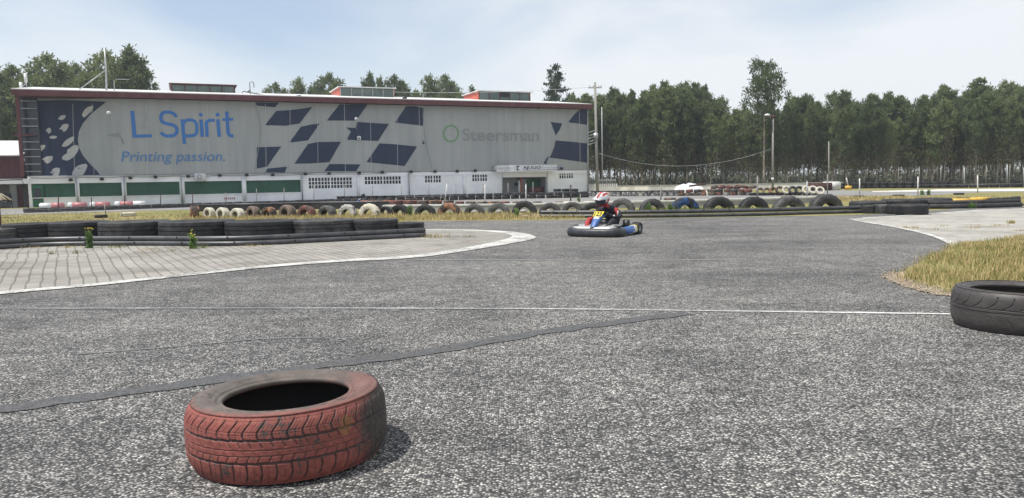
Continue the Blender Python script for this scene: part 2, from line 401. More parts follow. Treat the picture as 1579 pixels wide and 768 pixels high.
sheet('paved_shoulder', gp(cr_lo[:-1]+[(1470, 381), (1520, 400), (1800, 420), (1800, 308), (1579, 322), (1500, 324.8), (1430, 330), (1380, 333.5), (1330, 336.5)]), .0085, M_PAV2)
ribbon('white_corner_line', cr_lo, cr_hi, .012, M_WLINE)
ribbon('white_back_line', [(1330, 337.4), (1380, 334.8), (1430, 331.2), (1500, 326), (1579, 323.4), (1700, 317)], [(1330, 336.4), (1380, 333.6), (1430, 330), (1500, 324.8), (1579, 322), (1700, 315.5)], .012, M_WLINE)
def band(name, pts, w, z, material, jit=0):
    """stripe of width w metres along a polyline of pixels, on the ground"""
    P = [G(*p) for p in smooth_px(pts, 2)]; D = []
    for a, b in zip(P[:-1], P[1:]):
        k = max(1, int((b-a).length/.12))
        for i in range(k): D.append(a.lerp(b, i/k))
    D.append(P[-1]); mb = MB(); vs = []
    for i, p in enumerate(D):
        t = (D[min(i+1, len(D)-1)]-D[max(i-1, 0)]).normalized(); n = Vector((-t.y, t.x, 0))
        ww = w*(1+jit*(rnd.random()-.5)); s = jit*w*.5*(rnd.random()-.5)
        vs += [(p+n*(ww/2+s)).to_tuple(), (p-n*(ww/2-s)).to_tuple()]
    vs = [(a, b, z) for a, b, c in vs]
    mb.add(vs, [(2*i, 2*i+2, 2*i+3, 2*i+1) for i in range(len(D)-1)])
    o = mb.build(name, material)
    if o.data.polygons[0].normal.z < 0: o.data.flip_normals()
    return tag(o, kind='structure')
band('cross_line', [(-300, 476), (0, 477), (300, 476.5), (600, 476.5), (900, 478), (1200, 482), (1460, 485.5), (1750, 491)], .05, .0082, M_THIN, .25)
band('tar_crack', [(-200, 655), (0, 633), (150, 613), (280, 596), (400, 578), (560, 557), (660, 545), (760, 527), (860, 510), (960, 497), (1060, 484)], .135, .0078, M_TAR, .45)
band('faint_crack', [(120, 548), (300, 534), (420, 522), (540, 524), (520, 528)], .02, .0078, M_SKID, .9)
band('old_skid_mark', [(640, 401), (800, 402), (1000, 403), (1150, 400)], .10, .0078, M_SKID, .5)

# ------------------------------------------------------------------ tyres
def tyre_profile(R, ri, w, sq=0):
    """closed profile, half width w; optional circumferential grooves"""
    P = [(ri, w*.80), (ri+.02*R/.33, w*.90), ((ri+R)/2-.01, w*1.0), (R-.10*R, w*.97), (R-.035*R, w*.84), (R-.008*R, w*.70)]
    if sq: P[3:] = [(R-.09*R, w*1.0), (R-.035*R, w*.985), (R-.008*R, w*.93)]
    g = [.62, .22, -.18, -.55] if sq else [.45, .15, -.15, -.45]; d = .03*R; tr = []
    for q in g: tr += [(R+.0, w*(q+.045)), (R-d, w*(q+.03)), (R-d, w*(q-.03)), (R, w*(q-.045))]
    P += tr
    P += [(r, -z) for r, z in reversed(P[:6])]
    P += [(ri+.012, -w*.66), ((ri+R)/2, -w*.8), (R-.05*R-.01, -w*.62), (R-.05*R-.01, w*.62), ((ri+R)/2, w*.8), (ri+.012, w*.66)]
    return P
def tyre_mesh(name, R, W, ratio=.62, n=40, material=None, lug=0):
    mb = MB(); prof = tyre_profile(R, R*ratio, W/2, n == 64); k = len(prof); vs = []; fs = []
    for i in range(n):
        a = 2*pi*i/n
        for q, (r, z) in enumerate(prof):
            if lug and 4 <= q <= 23 and (i % 3 == 0) and r > R*.95: r -= lug*(1 if abs(z) > W*.2 else .4)
            aa = a + (abs(z)/W)*.12*(1 if lug else 0)
            vs.append((r*cos(aa), r*sin(aa), z))
    for i in range(n):
        j = (i+1) % n
        for q in range(k): q2 = (q+1) % k; fs.append((i*k+q, j*k+q, j*k+q2, i*k+q2))
    mb.add(vs, fs, 0, True)
    me = bpy.data.meshes.new(name); me.from_pydata(mb.v, [], mb.f); me.polygons.foreach_set('use_smooth', mb.sm)
    me.materials.append(material); me.update()
    bm = bmesh.new(); bm.from_mesh(me); bmesh.ops.recalc_face_normals(bm, faces=bm.faces); bm.to_mesh(me); bm.free()
    try: me.set_sharp_from_angle(angle=radians(38))
    except Exception: pass
    return me
_tm = {}
_ORD = ['first', 'second', 'third', 'fourth', 'fifth', 'sixth', 'seventh', 'eighth', 'ninth', 'tenth', 'eleventh', 'twelfth', 'thirteenth', 'fourteenth', 'fifteenth', 'sixteenth', 'seventeenth', 'eighteenth', 'nineteenth', 'twentieth']
_cnt = {}
def od(n):
    if n <= 20: return _ORD[n-1]
    t = ['', '', 'twenty', 'thirty', 'forty', 'fifty'][n//10]
    return ({'twenty': 'twentieth', 'thirty': 'thirtieth', 'forty': 'fortieth', 'fifty': 'fiftieth'}[t]) if n % 10 == 0 else t+'-'+_ORD[n % 10-1]
def ol(text):
    """'{}' in text becomes the ordinal counted from the left along its row"""
    _cnt[text] = _cnt.get(text, 0)+1; return text.format(od(_cnt[text]))
def tyre(loc, R, W, material, label, group, rot=(0, 0, 0), ratio=.62, n=40, name='tyre', lug=0, cat='tyre'):
    key = (round(R, 3), round(W, 3), material.name, ratio, n, lug)
    if key not in _tm: _tm[key] = tyre_mesh(name, R, W, ratio, n, material, lug)
    o = bpy.data.objects.new(name, _tm[key]); link(o); o.location = loc; o.rotation_euler = rot
    return tag(o, label, cat, group)

# --- the two big near tyres, tread cut into the surface
def carved_tyre(name, R, W, ri, depth_fn, material, n=900, nt=150, sq=0.0):
    w = W/2; zone = []
    side_top = [(ri, w*.74), (ri-.002, w*.82), (ri+.004, w*.86), (ri+.010, w*.87), (ri+.013, w*.835), (ri+.019, w*.835), (ri+.022, w*.90), (ri+.027, w*.915), (ri+.031, w*.90), (ri+.040, w*.95), (ri+.055, w*.985), ((ri+R)/2+.004, w*1.0), (R-.050, w*.995), (R-.048, w*.982), (R-.040, w*.975), (R-.032, w*.965), (R-.022, w*.935)]
    # shoulder + tread: superelliptic cap
    cap = []
    for i in range(nt+1):
        s = 1-2*i/nt; z = s*w*.93; t = abs(s)
        r = R-.022*(t**4.5)-.004*t*t
        cap.append((r, z, s))
    inner = [(ri+.006, -w*.66), (ri+.03, -w*.80), (R-.035, -w*.70), (R-.022, -w*.4), (R-.022, w*.4), (R-.035, w*.70), (ri+.03, w*.80), (ri+.006, w*.66)]
    prof = [(r, z, None) for r, z in side_top]+cap+[(r, -z, None) for r, z in reversed(side_top)]+[(r, z, None) for r, z in inner]
    k = len(prof); ang = np.arange(n)*2*pi/n
    V = np.zeros((n, k, 3)); Dp = np.zeros((n, k))
    for q, (r, z, s) in enumerate(prof):
        if s is None: d = np.zeros(n)
        else: d = depth_fn(ang, s)
        d = d*.8; rr = r-d; Dp[:, q] = d
        V[:, q, 0] = rr*np.cos(ang); V[:, q, 1] = rr*np.sin(ang); V[:, q, 2] = z
    i = np.arange(n)[:, None]; q = np.arange(k)[None, :]; j = (i+1) % n; q2 = (q+1) % k
    Fc = np.stack([i*k+q, j*k+q, j*k+q2, i*k+q2], -1).reshape(-1, 4)
    me = bpy.data.meshes.new(name); me.vertices.add(n*k); me.vertices.foreach_set('co', V.reshape(-1))
    me.loops.add(len(Fc)*4); me.polygons.add(len(Fc)); me.polygons.foreach_set('loop_start', np.arange(len(Fc))*4)
    me.loops.foreach_set('vertex_index', Fc.reshape(-1)); me.update(calc_edges=True); me.validate()
    me.polygons.foreach_set('use_smooth', [True]*len(Fc))
    zn = np.tile(np.array([0.]*len(side_top)+[1.]*len(cap)+[0.]*len(side_top)+[2.]*len(inner)), n)
    a2 = me.attributes.new('zone', 'FLOAT', 'POINT'); a2.data.foreach_set('value', zn)
    at = me.attributes.new('groove', 'FLOAT', 'POINT'); at.data.foreach_set('value', Dp.reshape(-1))
    me.materials.append(material)
    bm = bmesh.new(); bm.from_mesh(me); bmesh.ops.recalc_face_normals(bm, faces=bm.faces); bm.to_mesh(me); bm.free()
    o = bpy.data.objects.new(name, me); link(o); return o
def ss(x, a, b): t = np.clip((x-a)/(b-a), 0, 1); return t*t*(3-2*t)
def groove_line(d, hw): return 1-ss(np.abs(d), hw*.55, hw)
def red_tread(ang, s):
    R = .325; arc = ang*R; dep = np.zeros_like(ang)
    # circumferential grooves
    wob = .007*np.sin(arc/.0446*2*pi)
    for c, hw, dd in ((.36, .045, .0075), (-.32, .045, .0075), (.075, .018, .003), (-.10, .018, .003), (.60, .012, .0016)):
        dep = np.maximum(dep, dd*groove_line(s-c+wob, hw))
    if s > .86: dep = np.maximum(dep, .0012*groove_line(np.full_like(ang, s-.89), .015))
    # shoulder blocks, curved lateral grooves
    per = .0446
    def lat(off, per_, hw, dd, lo, hi):
        x = ((arc+off) % per_)-per_/2
        return dd*groove_line(x, hw) if lo <= s <= hi else np.zeros_like(ang)
    if s > .34:
        t = (s-.36)/.6; off = .009*np.sin(t*pi*1.6)-.010*t
        dep = np.maximum(dep, lat(off, per, .0035, .006*(1-ss(np.array(s), .86, .95)), .34, .95))
        dep = np.maximum(dep, lat(off+per*.5, per, .0014, .0022, .40, .80))
        dep = np.maximum(dep, lat(off+per*.25, per, .0010, .0016, .55, .90)); dep = np.maximum(dep, lat(off+per*.75, per, .0010, .0016, .55, .90)); dep = np.maximum(dep, .0014*groove_line(np.full_like(ang, s-.52), .010))
    if -.32 < s < .36:
        off = .05*s
        dep = np.maximum(dep, lat(off, per*.75, .0022, .0038, .14, .36))
        dep = np.maximum(dep, lat(-off+.01, per*.75, .0022, .0038, -.30, -.12))
        dep = np.maximum(dep, lat(off*2, per*.75, .0012, .0018, -.06, .04))
    if s < -.32:
        t = (-s-.32)/.6; off = -.007*np.sin(t*pi)+.009*t
        dep = np.maximum(dep, lat(off, per, .0033, .006*(1-ss(np.array(-s), .86, .95)), -.95, -.30))
        dep = np.maximum(dep, lat(off+per*.5, per, .0013, .002, -.8, -.4))
    return dep
def red_tyre_mat():
    M = mat('worn_red_painted_rubber', rough=.72, spec=.3); v = coords(M, 'Object')
    gr = N(M, 'ShaderNodeAttribute', attribute_name='groove')
    n1 = noise(M, v, 9, 8, .7); n2 = noise(M, v, 60, 6, .7); n3 = noise(M, v, 3.2, 3, .5)
    sp = N(M, 'ShaderNodeSeparateXYZ'); LK(M, v, sp.inputs[0])
    rad = N(M, 'ShaderNodeVectorMath', operation='LENGTH'); cx = N(M, 'ShaderNodeCombineXYZ'); LK(M, sp.outputs[0], cx.inputs[0]); LK(M, sp.outputs[1], cx.inputs[1]); LK(M, cx.outputs[0], rad.inputs[0])
    red = ramp(M, n2, [(.28, (.15, .048, .040)), (.5, (.26, .075, .058)), (.72, (.37, .13, .105))])
    red = mixc(M, ramp(M, n3, [(.35, (0, 0, 0)), (.75, (.6, .6, .6))]), red, (.17, .062, .052))
    blk = ramp(M, n2, [(.3, (.034, .027, .026)), (.7, (.095, .075, .07))])
    dust = ramp(M, n1, [(.3, (.060, .053, .048)), (.7, (.165, .138, .12))])
    # where the paint was brushed: most of the tread, a stripe near the outer edge of the sidewall
    edge = math_(M, 'ADD', math_(M, 'MULTIPLY', math_(M, 'SUBTRACT', sp.outputs[0], .272), 30), math_(M, 'MULTIPLY', math_(M, 'SUBTRACT', n1, .5), 3.0))
    unp = math_(M, 'MAXIMUM', edge, 0, True)
    worn = math_(M, 'GREATER_THAN', math_(M, 'ADD', math_(M, 'MULTIPLY', n1, .5), math_(M, 'MULTIPLY', n2, .5)), .572)
    unp = math_(M, 'MAXIMUM', unp, worn)
    gm = math_(M, 'MULTIPLY', gr.outputs['Fac'], 330, True)
    unp = math_(M, 'MAXIMUM', unp, math_(M, 'MULTIPLY', gm, .85))
    tread = mixc(M, unp, red, blk)
    # yellow dab
    yd = N(M, 'ShaderNodeVectorMath', operation='DISTANCE'); LK(M, v, yd.inputs[0]); yd.inputs[1].default_value = (.245, -.215, .045)
    ym = math_(M, 'LESS_THAN', math_(M, 'ADD', yd.outputs['Value'], math_(M, 'MULTIPLY', n1, .09)), .075)
    tread = mixc(M, math_(M, 'MULTIPLY', ym, .25), tread, (.35, .22, .05))
    # sidewall: dusty bare rubber with paint overspill from the outer edge and on the far right
    top = math_(M, 'GREATER_THAN', sp.outputs[2], .098)
    inn = math_(M, 'ADD', math_(M, 'MULTIPLY', math_(M, 'SUBTRACT', rad.outputs['Value'], .300), 34), math_(M, 'MULTIPLY', math_(M, 'SUBTRACT', n1, .45), 2.6))
    ang = math_(M, 'ADD', math_(M, 'MULTIPLY', sp.outputs[1], -2.0), math_(M, 'MULTIPLY', sp.outputs[0], .6))
    sidered = math_(M, 'MULTIPLY', math_(M, 'ADD', inn, ang, True), 1.0, True)
    right = math_(M, 'ADD', math_(M, 'MULTIPLY', math_(M, 'SUBTRACT', sp.outputs[0], .09), 7), math_(M, 'MULTIPLY', math_(M, 'SUBTRACT', n1, .5), 3), True)
    sidecol = mixc(M, math_(M, 'MAXIMUM', sidered, math_(M, 'MULTIPLY', right, .5)), dust, mixc(M, .25, red, dust))
    # dark moulded characters left bare on the near left of the sidewall
    sw = math_(M, 'GREATER_THAN', noise(M, v, 34, 2, .5), .60); rr = math_(M, 'MULTIPLY', math_(M, 'GREATER_THAN', rad.outputs['Value'], .235), math_(M, 'LESS_THAN', rad.outputs['Value'], .285))
    sw = math_(M, 'MULTIPLY', math_(M, 'MULTIPLY', sw, rr), math_(M, 'LESS_THAN', sp.outputs[1], -.02))
    sidecol = mixc(M, math_(M, 'MULTIPLY', sw, .75), sidecol, (.04, .037, .035))
    zo = N(M, 'ShaderNodeAttribute', attribute_name='zone'); side = math_(M, 'LESS_THAN', zo.outputs['Fac'], .5)
    c = mixc(M, side, tread, sidecol); inner = math_(M, 'GREATER_THAN', zo.outputs['Fac'], 1.05)
    c = mixc(M, inner, c, (.020, .018, .018))
    setc(M, c); bump(M, math_(M, 'ADD', n2, n1), .35, .004); return M
RT = G(442, 700)
red_t = carved_tyre('tyre', .335, .228, .212, red_tread, red_tyre_mat())
red_t.location = (RT.x+.01, RT.y+.01, .1155); red_t.rotation_euler = (radians(-.6), radians(-1.2), 0)
tag(red_t, 'worn red painted car tyre lying alone on the asphalt in the foreground', 'tyre')

def slick_tread(ang, s):
    R = .36; arc = ang*R; dep = np.zeros_like(ang)
    for c, hw in ((.16, .022), (-.02, .022), (.12-.20, .010)): dep = np.maximum(dep, .006*groove_line(np.full_like(ang, s-c), hw))
    per = .085
    if .20 < s < .80:
        t = (s-.2)/.6; off = .055*(1-t)**3
        x = ((arc+off+.0) % per)-per/2; dep = np.maximum(dep, .0055*groove_line(x, .0035+.006*max(0, .3-t)))
    if -.75 < s < -.15:
        t = (-s-.15)/.6; off = .06*(1-t)**2
        x = ((arc+off) % per)-per/2; dep = np.maximum(dep, .003*groove_line(x, .003))
    return dep
def slick_mat():
    M = mat('worn_black_rubber', rough=.5, spec=.4); v = coords(M, 'Object')
    gr = N(M, 'ShaderNodeAttribute', attribute_name='groove'); n = noise(M, v, 8, 6, .65); n2 = noise(M, coords(M, 'Object', (1, 1, 5)), 20, 5, .6)
    s = math_(M, 'ADD', math_(M, 'MULTIPLY', n, .5), math_(M, 'MULTIPLY', n2, .5))
    c = ramp(M, s, [(.34, (.034, .029, .028)), (.66, (.080, .070, .066))])
    setc(M, mixc(M, math_(M, 'MULTIPLY', gr.outputs['Fac'], 160, True), c, (.016, .014, .014))); bump(M, n2, .12, .004); return M
BT = G(1570, 504)
blk_t = carved_tyre('tyre', .36, .245, .262, slick_tread, slick_mat(), 700, 120)
blk_t.location = (BT.x, BT.y, .123); blk_t.rotation_euler = (0, radians(.6), .4)
tag(blk_t, 'big black worn racing tyre lying flat beside the grass at the right edge', 'tyre')

# ------------------------------------------------------------------ row of half-buried tyres
buried = [  # x0, x1, ytop, ybase, material, yaw, words
 (285, 312, 317, 336, M_TO, 62, 'orange and black mottled half buried tyre turned sideways at the left end of the row'),
 (312, 331, 320, 335.5, M_TW, 34, 'small cream white half buried tyre next to the sideways one'),
 (331, 353, 320, 335.2, M_TW, 34, 'cream white half buried tyre with yellow stains, third from the left end'),
 (353, 377, 321, 335, M_TW, 34, 'wide cream white half buried tyre before the grey brown one'),
 (377, 401, 318, 334.5, M_TBR, 32, 'grey brown half buried tyre right of the three cream ones'),
 (401, 426, 319, 334.3, M_TO, 30, 'low orange half buried tyre between grey brown and tall reddish tyres'),
 (428, 456, 316, 334, M_TBR, 28, 'reddish grey half buried tyre with a wide dark opening'),
 (457, 486, 317, 334, M_TR, 28, 'half buried tyre with faded red rim, before the dark one'),
 (489, 518, 317, 333.5, M_RUBL, 26, 'dark grey half buried tyre left of the pale grey one'),
 (519, 552, 315, 333, M_TW2, 24, 'pale grey half buried tyre with grass in its opening'),
 (551, 587, 314, 332.5, M_TW, 22, 'large white painted half buried tyre in the middle of the row'),
 (584, 604, 318, 331, M_RUB, 20, 'small black half buried tyre just right of the large white one'),
 (601, 631, 315.5, 332, M_RUB, 20, 'black half buried tyre left of the bright green weed'),
 (638, 673, 315, 331.5, M_RUB, 18, 'black half buried tyre right of the bright green weed'),
 (673, 712, 312.5, 331.5, M_TO, 18, 'half buried tyre with orange left flank and black right flank'),
 (715, 748, 314, 330.5, M_RUBL, 16, 'half buried black tyre with a white stone in its opening'),
 (751, 787, 312.5, 330.5, M_RUBL, 15, 'wide low half buried tyre between the two with stones'),
 (789, 829, 309.5, 331, M_RUB, 14, 'tall black half buried tyre with rubble in front of it'),
 (831, 866, 312.5, 329, M_RUBL, 12, 'dusty brown black half buried tyre where the pipe rail begins'),
 (867, 899, 311, 328.5, M_RUBL, 12, 'low half buried tyre behind the pipe rail left of the kart'),
 (896, 934, 312, 328, M_RUB, 10, 'half buried black tyre directly behind the red knee of the driver'),
 (940, 980, 305.5, 326.5, M_RUBL, 22, 'half buried brown tinged tyre directly behind the driver'),
 (986, 1027, 306, 325.5, M_RUBL, -10, 'half buried tyre with weeds growing in its opening right of the driver'),
 (1034, 1081, 304, 325, M_TB, -12, 'half buried truck tyre with faded blue paint'),
 (1084, 1136, 303, 324.5, M_RUB, -12, 'half buried black truck tyre right of the blue one'),
 (1138, 1189, 303, 324, M_RUB, -14, 'half buried black truck tyre, third from the right end'),
 (1191, 1246, 302, 323, M_RUBL, -14, 'half buried truck tyre, second from the right end'),
 (1248, 1304, 299, 322.5, M_RUBL, -12, 'largest half buried truck tyre at the right end of the row'),
]
for i, (x0, x1, yt, yb, mt_, yaw, lab) in enumerate(buried):
    b = G((x0+x1)/2, yb); ppm = PXM(b); hw = (x1-x0)/2/ppm; Ht = HT((x0+x1)/2, yt, b)
    if i < 11: hw *= 1.0
    R = (Ht*Ht+hw*hw)/(2*Ht) if Ht < hw else hw
    zc = Ht-R; Wd = min(.32, R*.62) if R > .3 else R*1.05
    yaw2 = radians(yaw)
    if yaw > 60: R = .22; zc = Ht-R; Wd = .26
    o = tyre((b.x, b.y+Wd*.35, zc), R, Wd, mt_, lab, 'half buried tyres in a row along the infield', (pi/2, 0, -yaw2), .50, 48, lug=.012 if R > .3 else .006)
    if i < 12: o.rotation_euler = (pi/2-.10, rnd.uniform(-1, 1), -yaw2)
    else: o.rotation_euler = (pi/2-.05, 0, -yaw2)

# ------------------------------------------------------------------ rail barrier and truck tyres on the island
def pipe_rail(name, pts_up, r, zoff, parent, material, bolts=()):
    mb = MB(); mb.tube([p+Vector((0, 0, zoff)) for p in pts_up], r, 14); return mb.build(name, material, parent)
def bolts_on(pts, r, z, step, parent, start=.4):
    L_ = 0; nxt = start; k = 0
    for a, b in zip(pts[:-1], pts[1:]):
        d = (b-a).length
        while nxt < L_+d:
            p = a.lerp(b, (nxt-L_)/d)+Vector((0, 0, z)); t = (b-a).normalized(); n = Vector((t.y, -t.x, 0))
            if n.dot(O-p) < 0: n = -n
            n = (n+Vector((0, 0, .55))).normalized()
            mb = MB(); mb.tube([p+n*(r*.8), p+n*(r+.008)], .014, 10); mb.build('bolt', M_BOLT, parent); nxt += step; k += 1
        L_ += d
def spread(pts, it=2): return [G(*p) for p in smooth_px(pts, it)]
# pixels at which the rail touches the ground, left to right
rb = spread([(-260, 404), (-100, 393), (0, 385.5), (60, 381.5), (130, 380), (250, 380), (330, 381), (400, 379.5), (500, 374.5), (580, 370.5), (656, 366.5)])
rail = empty('pipe_guardrail'); tag(rail, 'double black plastic pipe rail with bolts before the truck tyres on the paved island', 'barrier')
back_n = Vector((-.05, 1, 0)).normalized()
low = [p+Vector((0, .045, .043)) for p in rb]; up = [p+Vector((-.02, .10, .118)) for p in rb]
mb = MB(); mb.tube(low, .042, 14); pl = mb.build('lower_pipe', M_PIPE, rail)
mb = MB(); mb.tube(up, .047, 14); pu = mb.build('upper_pipe', M_PIPE, rail)
bolts_on(up, .047, 0, .9, rail, .5); bolts_on(low, .042, 0, .9, rail, .6)
big = [(-52, 22, 352, 0), (12, 86, 343.5, 0), (82, 163, 341, .0), (160, 258, 340, .0), (252, 358, 339.5, 0), (352, 456, 339, 0), (448, 545, 338, 0), (536, 612, 337.5, 0), (604, 653, 343, 1)]
blabs = ['cut off by the left photo edge', 'second truck tyre from the left photo edge', 'truck tyre left of the tall yellow flowered weed',
         'truck tyre with pronounced tread ribs behind the tall weed', 'truck tyre behind the rail where the shorter leafy weed stands',
         'truck tyre in the middle of the paved island line', 'third truck tyre from the right end of the island line', 'tall truck tyre next to the small end one', 'smaller tyre at the right end of the island line by the yellow flowers']
for i, (x0, x1, yt, small) in enumerate(big):
    xm = (x0+x1)/2
    # rail ground y at xm
    q = min(rb, key=lambda p: abs(((p-O).dot(_r)/(p-O).dot(_f))*FPX+789.5-xm))
    R = .42 if small == 0 else .30
    cx_ = Vector((q.x, q.y+.24+R, 0)); ppm = PXM(cx_); cx_.x = A(xm, 360, cx_.y).x
    R = (x1-x0)/2/ppm*1.06
    cx_ = Vector((A(xm, 360, q.y+.24+R).x, q.y+.24+R, 0)); ztop = HT(xm, yt, cx_+Vector((0, R*.3, 0)))
    Wd = max(.22, ztop)
    tyre((cx_.x, cx_.y, Wd/2+(.0 if i % 2 else .004)), R, Wd, M_RUB if i % 3 else M_RUBL, ('black truck tyre lying flat, ' if i == 0 else '')+blabs[i], 'truck tyres lying behind the rail on the island', (0, 0, i*1.1), .6, 64)

# right rail in front of the large buried tyres
rb2 = spread([(832, 335.8), (900, 336), (1000, 336), (1100, 334.5), (1180, 333), (1260, 330.5), (1330, 328.8)])
rail2 = empty('pipe_guardrail'); tag(rail2, 'long pair of grey bolted pipes before the half buried truck tyres behind the kart', 'barrier')
lo2 = [p+Vector((0, .05, .042)) for p in rb2]; up2 = [p+Vector((0, .15, .135)) for p in rb2]
MB().tube(lo2, .040, 12).build('lower_pipe', M_PIPE, rail2); MB().tube(up2, .048, 12).build('upper_pipe', M_PIPE, rail2)
bolts_on(up2, .048, 0, .62, rail2, .4); bolts_on(lo2, .040, 0, .62, rail2, .3)

# ------------------------------------------------------------------ tyres right of the rail
def flat_px(x0, x1, yt, yb, material, label, group, n=48, name='tyre', tilt=0.0, lug=0):
    """tyre lying flat: pixel span x0..x1, near bottom yb, top yt"""
    xm = (x0+x1)/2; q = G(xm, yb); R = (x1-x0)/2/PXM(q); c = Vector((A(xm, yb, q.y+R).x, q.y+R, 0)); R = (x1-x0)/2/PXM(c)
    Wd = max(.08, HT(xm, yt, c+Vector((0, R*.2, 0))))
    return tyre((c.x, c.y, Wd/2), R, Wd, material, label, group, (tilt, 0, rnd.uniform(0, 6)), .6, n, name, lug)
g = 'black tyres lying at the end of the pipe rail'
flat_px(1381, 1429, 314.5, 332.5, M_RUB, 'foremost and rightmost black tyre of the little group by the rail end', g)
flat_px(1367, 1392, 315, 330.8, M_RUB, 'black tyre wedged between the front one and the greyer one', g)
flat_px(1349, 1373, 315, 329.8, M_RUBL, 'greyer tyre in the middle of the little group by the rail end', g)
flat_px(1330, 1352, 316, 329.6, M_RUB, 'black tyre touching the end of the grey pipes', g)
g = 'larger tyres behind the group at the rail end'
flat_px(1311, 1364, 309.5, 325.5, M_RUB, 'large black tyre right of the last buried tyre', g)
flat_px(1360, 1415, 306.8, 324, M_RUB, 'large black tyre second from the right in the rear line', g)
flat_px(1411, 1465, 305, 322, M_RUB, 'large black tyre at the right end of the rear line, before the yellow pipe', g)
strip = empty('low_barrier'); tag(strip, 'low black rubber barrier of stacked strips along the right edge of the track', 'barrier')
rs = [G(x, y) for x, y in smooth_px([(1436, 322.3), (1480, 322), (1530, 321), (1577, 319)], 2)]
MB().tube([p+Vector((0, .1, .06)) for p in rs], .075, 10).build('lower_pipe', M_RUB, strip)
MB().tube([p+Vector((0, .16, .16)) for p in rs], .06, 10).build('upper_pipe', M_RUB, strip)
yb_ = [G(x, y) for x, y in ((1468, 314.5), (1496, 314), (1527, 312.5))]
yp = empty('yellow_pipe'); tag(yp, 'faded yellow plastic pipe lying behind the low black barrier', 'pipe')
MB().tube([p+Vector((0, 0, .09)) for p in yb_[:2]], .075, 12).build('pipe_length', M_YEL, yp)
MB().tube([p+Vector((0, 0, .11)) for p in yb_[1:]], .075, 12).build('pipe_length', M_YEL, yp)
flat_px(1478, 1503, 304.8, 313.5, M_RUB, 'black tyre half hidden behind the yellow pipe', 'black tyres behind the yellow pipe')
tag(MB().tube([G(1525, 313)+Vector((0, 0, .1)), G(1550, 312)+Vector((0, 0, .1)), G(1571, 311)+Vector((0, 0, .12))], .06, 10).build('black_pipe', M_RUB), 'short black pipe lying right of the yellow pipe', 'pipe')
tag(MB().tube([G(1500, 320.5)+Vector((0, 0, .02)), G(1579, 316.5)+Vector((0, 0, .02)), G(1650, 314)+Vector((0, 0, .02))], .02, 8).build('thin_cable', M_BLK), 'thin black cable trailing behind the low barrier at the right edge', 'cable')

# ------------------------------------------------------------------ low concrete kerb wall behind the buried tyres, painted tyres on it
kp = [G(x, y) for x, y in smooth_px([(590, 326.5), (800, 325), (985, 320.5), (1100, 318), (1262, 313)], 2)]
mb = MB(); n_ = len(kp)
def strip_wall(pts, th, z0, z1):
    vs = []; m = MB()
    for i, p in enumerate(pts):
        t = (pts[min(i+1, len(pts)-1)]-pts[max(i-1, 0)]).normalized(); q = Vector((-t.y, t.x, 0))
        if q.y < 0: q = -q
        for o_, z in ((0, z0), (0, z1), (th, z1), (th, z0)): vs.append((p.x+q.x*o_, p.y+q.y*o_, z))
    fs = []
    for i in range(len(pts)-1):
        for k in range(4): fs.append((i*4+k, i*4+(k+1) % 4, (i+1)*4+(k+1) % 4, (i+1)*4+k))
    fs += [(0, 1, 2, 3), tuple(len(vs)-4+k for k in (3, 2, 1, 0))]
    m.add(vs, fs); return m
kw = empty('kerb_wall'); tag(kw, 'low concrete kerb wall with white painted top behind the buried tyres', 'wall')
strip_wall(kp, .3, 0, .17).build('wall_body', M_CONC, kw); strip_wall([p+Vector((0, -.015, 0)) for p in kp], .34, .172, .222).build('painted_top', M_WPOST, kw)
reds = [(556, 580, M_TR), (578, 600, M_TO), (598, 624, M_TR), (622, 645, M_TR), (643, 662, M_TBR), (662, 682, M_TO), (684, 700, M_TBR), (702, 716, M_TR), (718, 734, M_TBR), (735, 752, M_TBR), (752, 770, M_TO), (770, 786, M_TR), (790, 806, M_TBR), (822, 836, M_TBR), (856, 872, M_TBR), (868, 888, M_TW), (900, 915, M_TW)]
names_ = ['red', 'orange', 'brown', 'white']
for i, (x0, x1, mt_) in enumerate(reds):
    c = {'red_tyre_paint': 'faded red', 'orange_tyre_paint': 'orange', 'brown_grey_tyre': 'brown grey', 'white_tyre_paint': 'white'}[mt_.name]
    flat_px(x0, x1, 308.5 if x0 < 700 else 310.5, 317.5 if x0 < 700 else 316.5, mt_, c+' painted small tyre behind the kerb wall, '+od(i+1)+' from the left in that row', 'small painted tyres behind the kerb wall', 28)
# rubble and stones
def stone(loc, s, material, label, sd, name='stone', cat='stone', group='stones in the tyre openings'):
    r_ = random.Random(sd); bm = bmesh.new(); bmesh.ops.create_icosphere(bm, subdivisions=2, radius=1)
    k = [Vector((r_.uniform(-1, 1), r_.uniform(-1, 1), r_.uniform(-1, 1))).normalized() for _ in range(9)]
    for v in bm.verts:
        f = 1
        for q in k: f -= .22*max(0, v.co.normalized().dot(q)-.6)
        v.co = Vector((v.co.x*s[0], v.co.y*s[1], v.co.z*s[2]))*f
    me = bpy.data.meshes.new(name); bm.to_mesh(me); bm.free(); me.materials.append(material)
    o = bpy.data.objects.new(name, me); link(o); o.location = loc; return tag(o, label, cat, group)
for i, (x, y, w_, h_, lb) in enumerate([(731, 328.5, 11, 5, 'rounded white stone lying in the opening of a half buried tyre'), (769, 328, 10, 6, 'small white stone in the opening of the wide low tyre'), (807, 327.5, 13, 6, 'large pale stone slab in the opening of the tall black tyre'), (845, 326, 9, 5, 'brownish stone behind the dusty brown tyre')]):
    q = G(x, y+1.5); q.y += .55; s = w_/2/PXM(q); stone((q.x*1.02, q.y, s*.35), (s, s*.7, h_/2/PXM(q)), M_CONC, lb, i)
mb = MB()
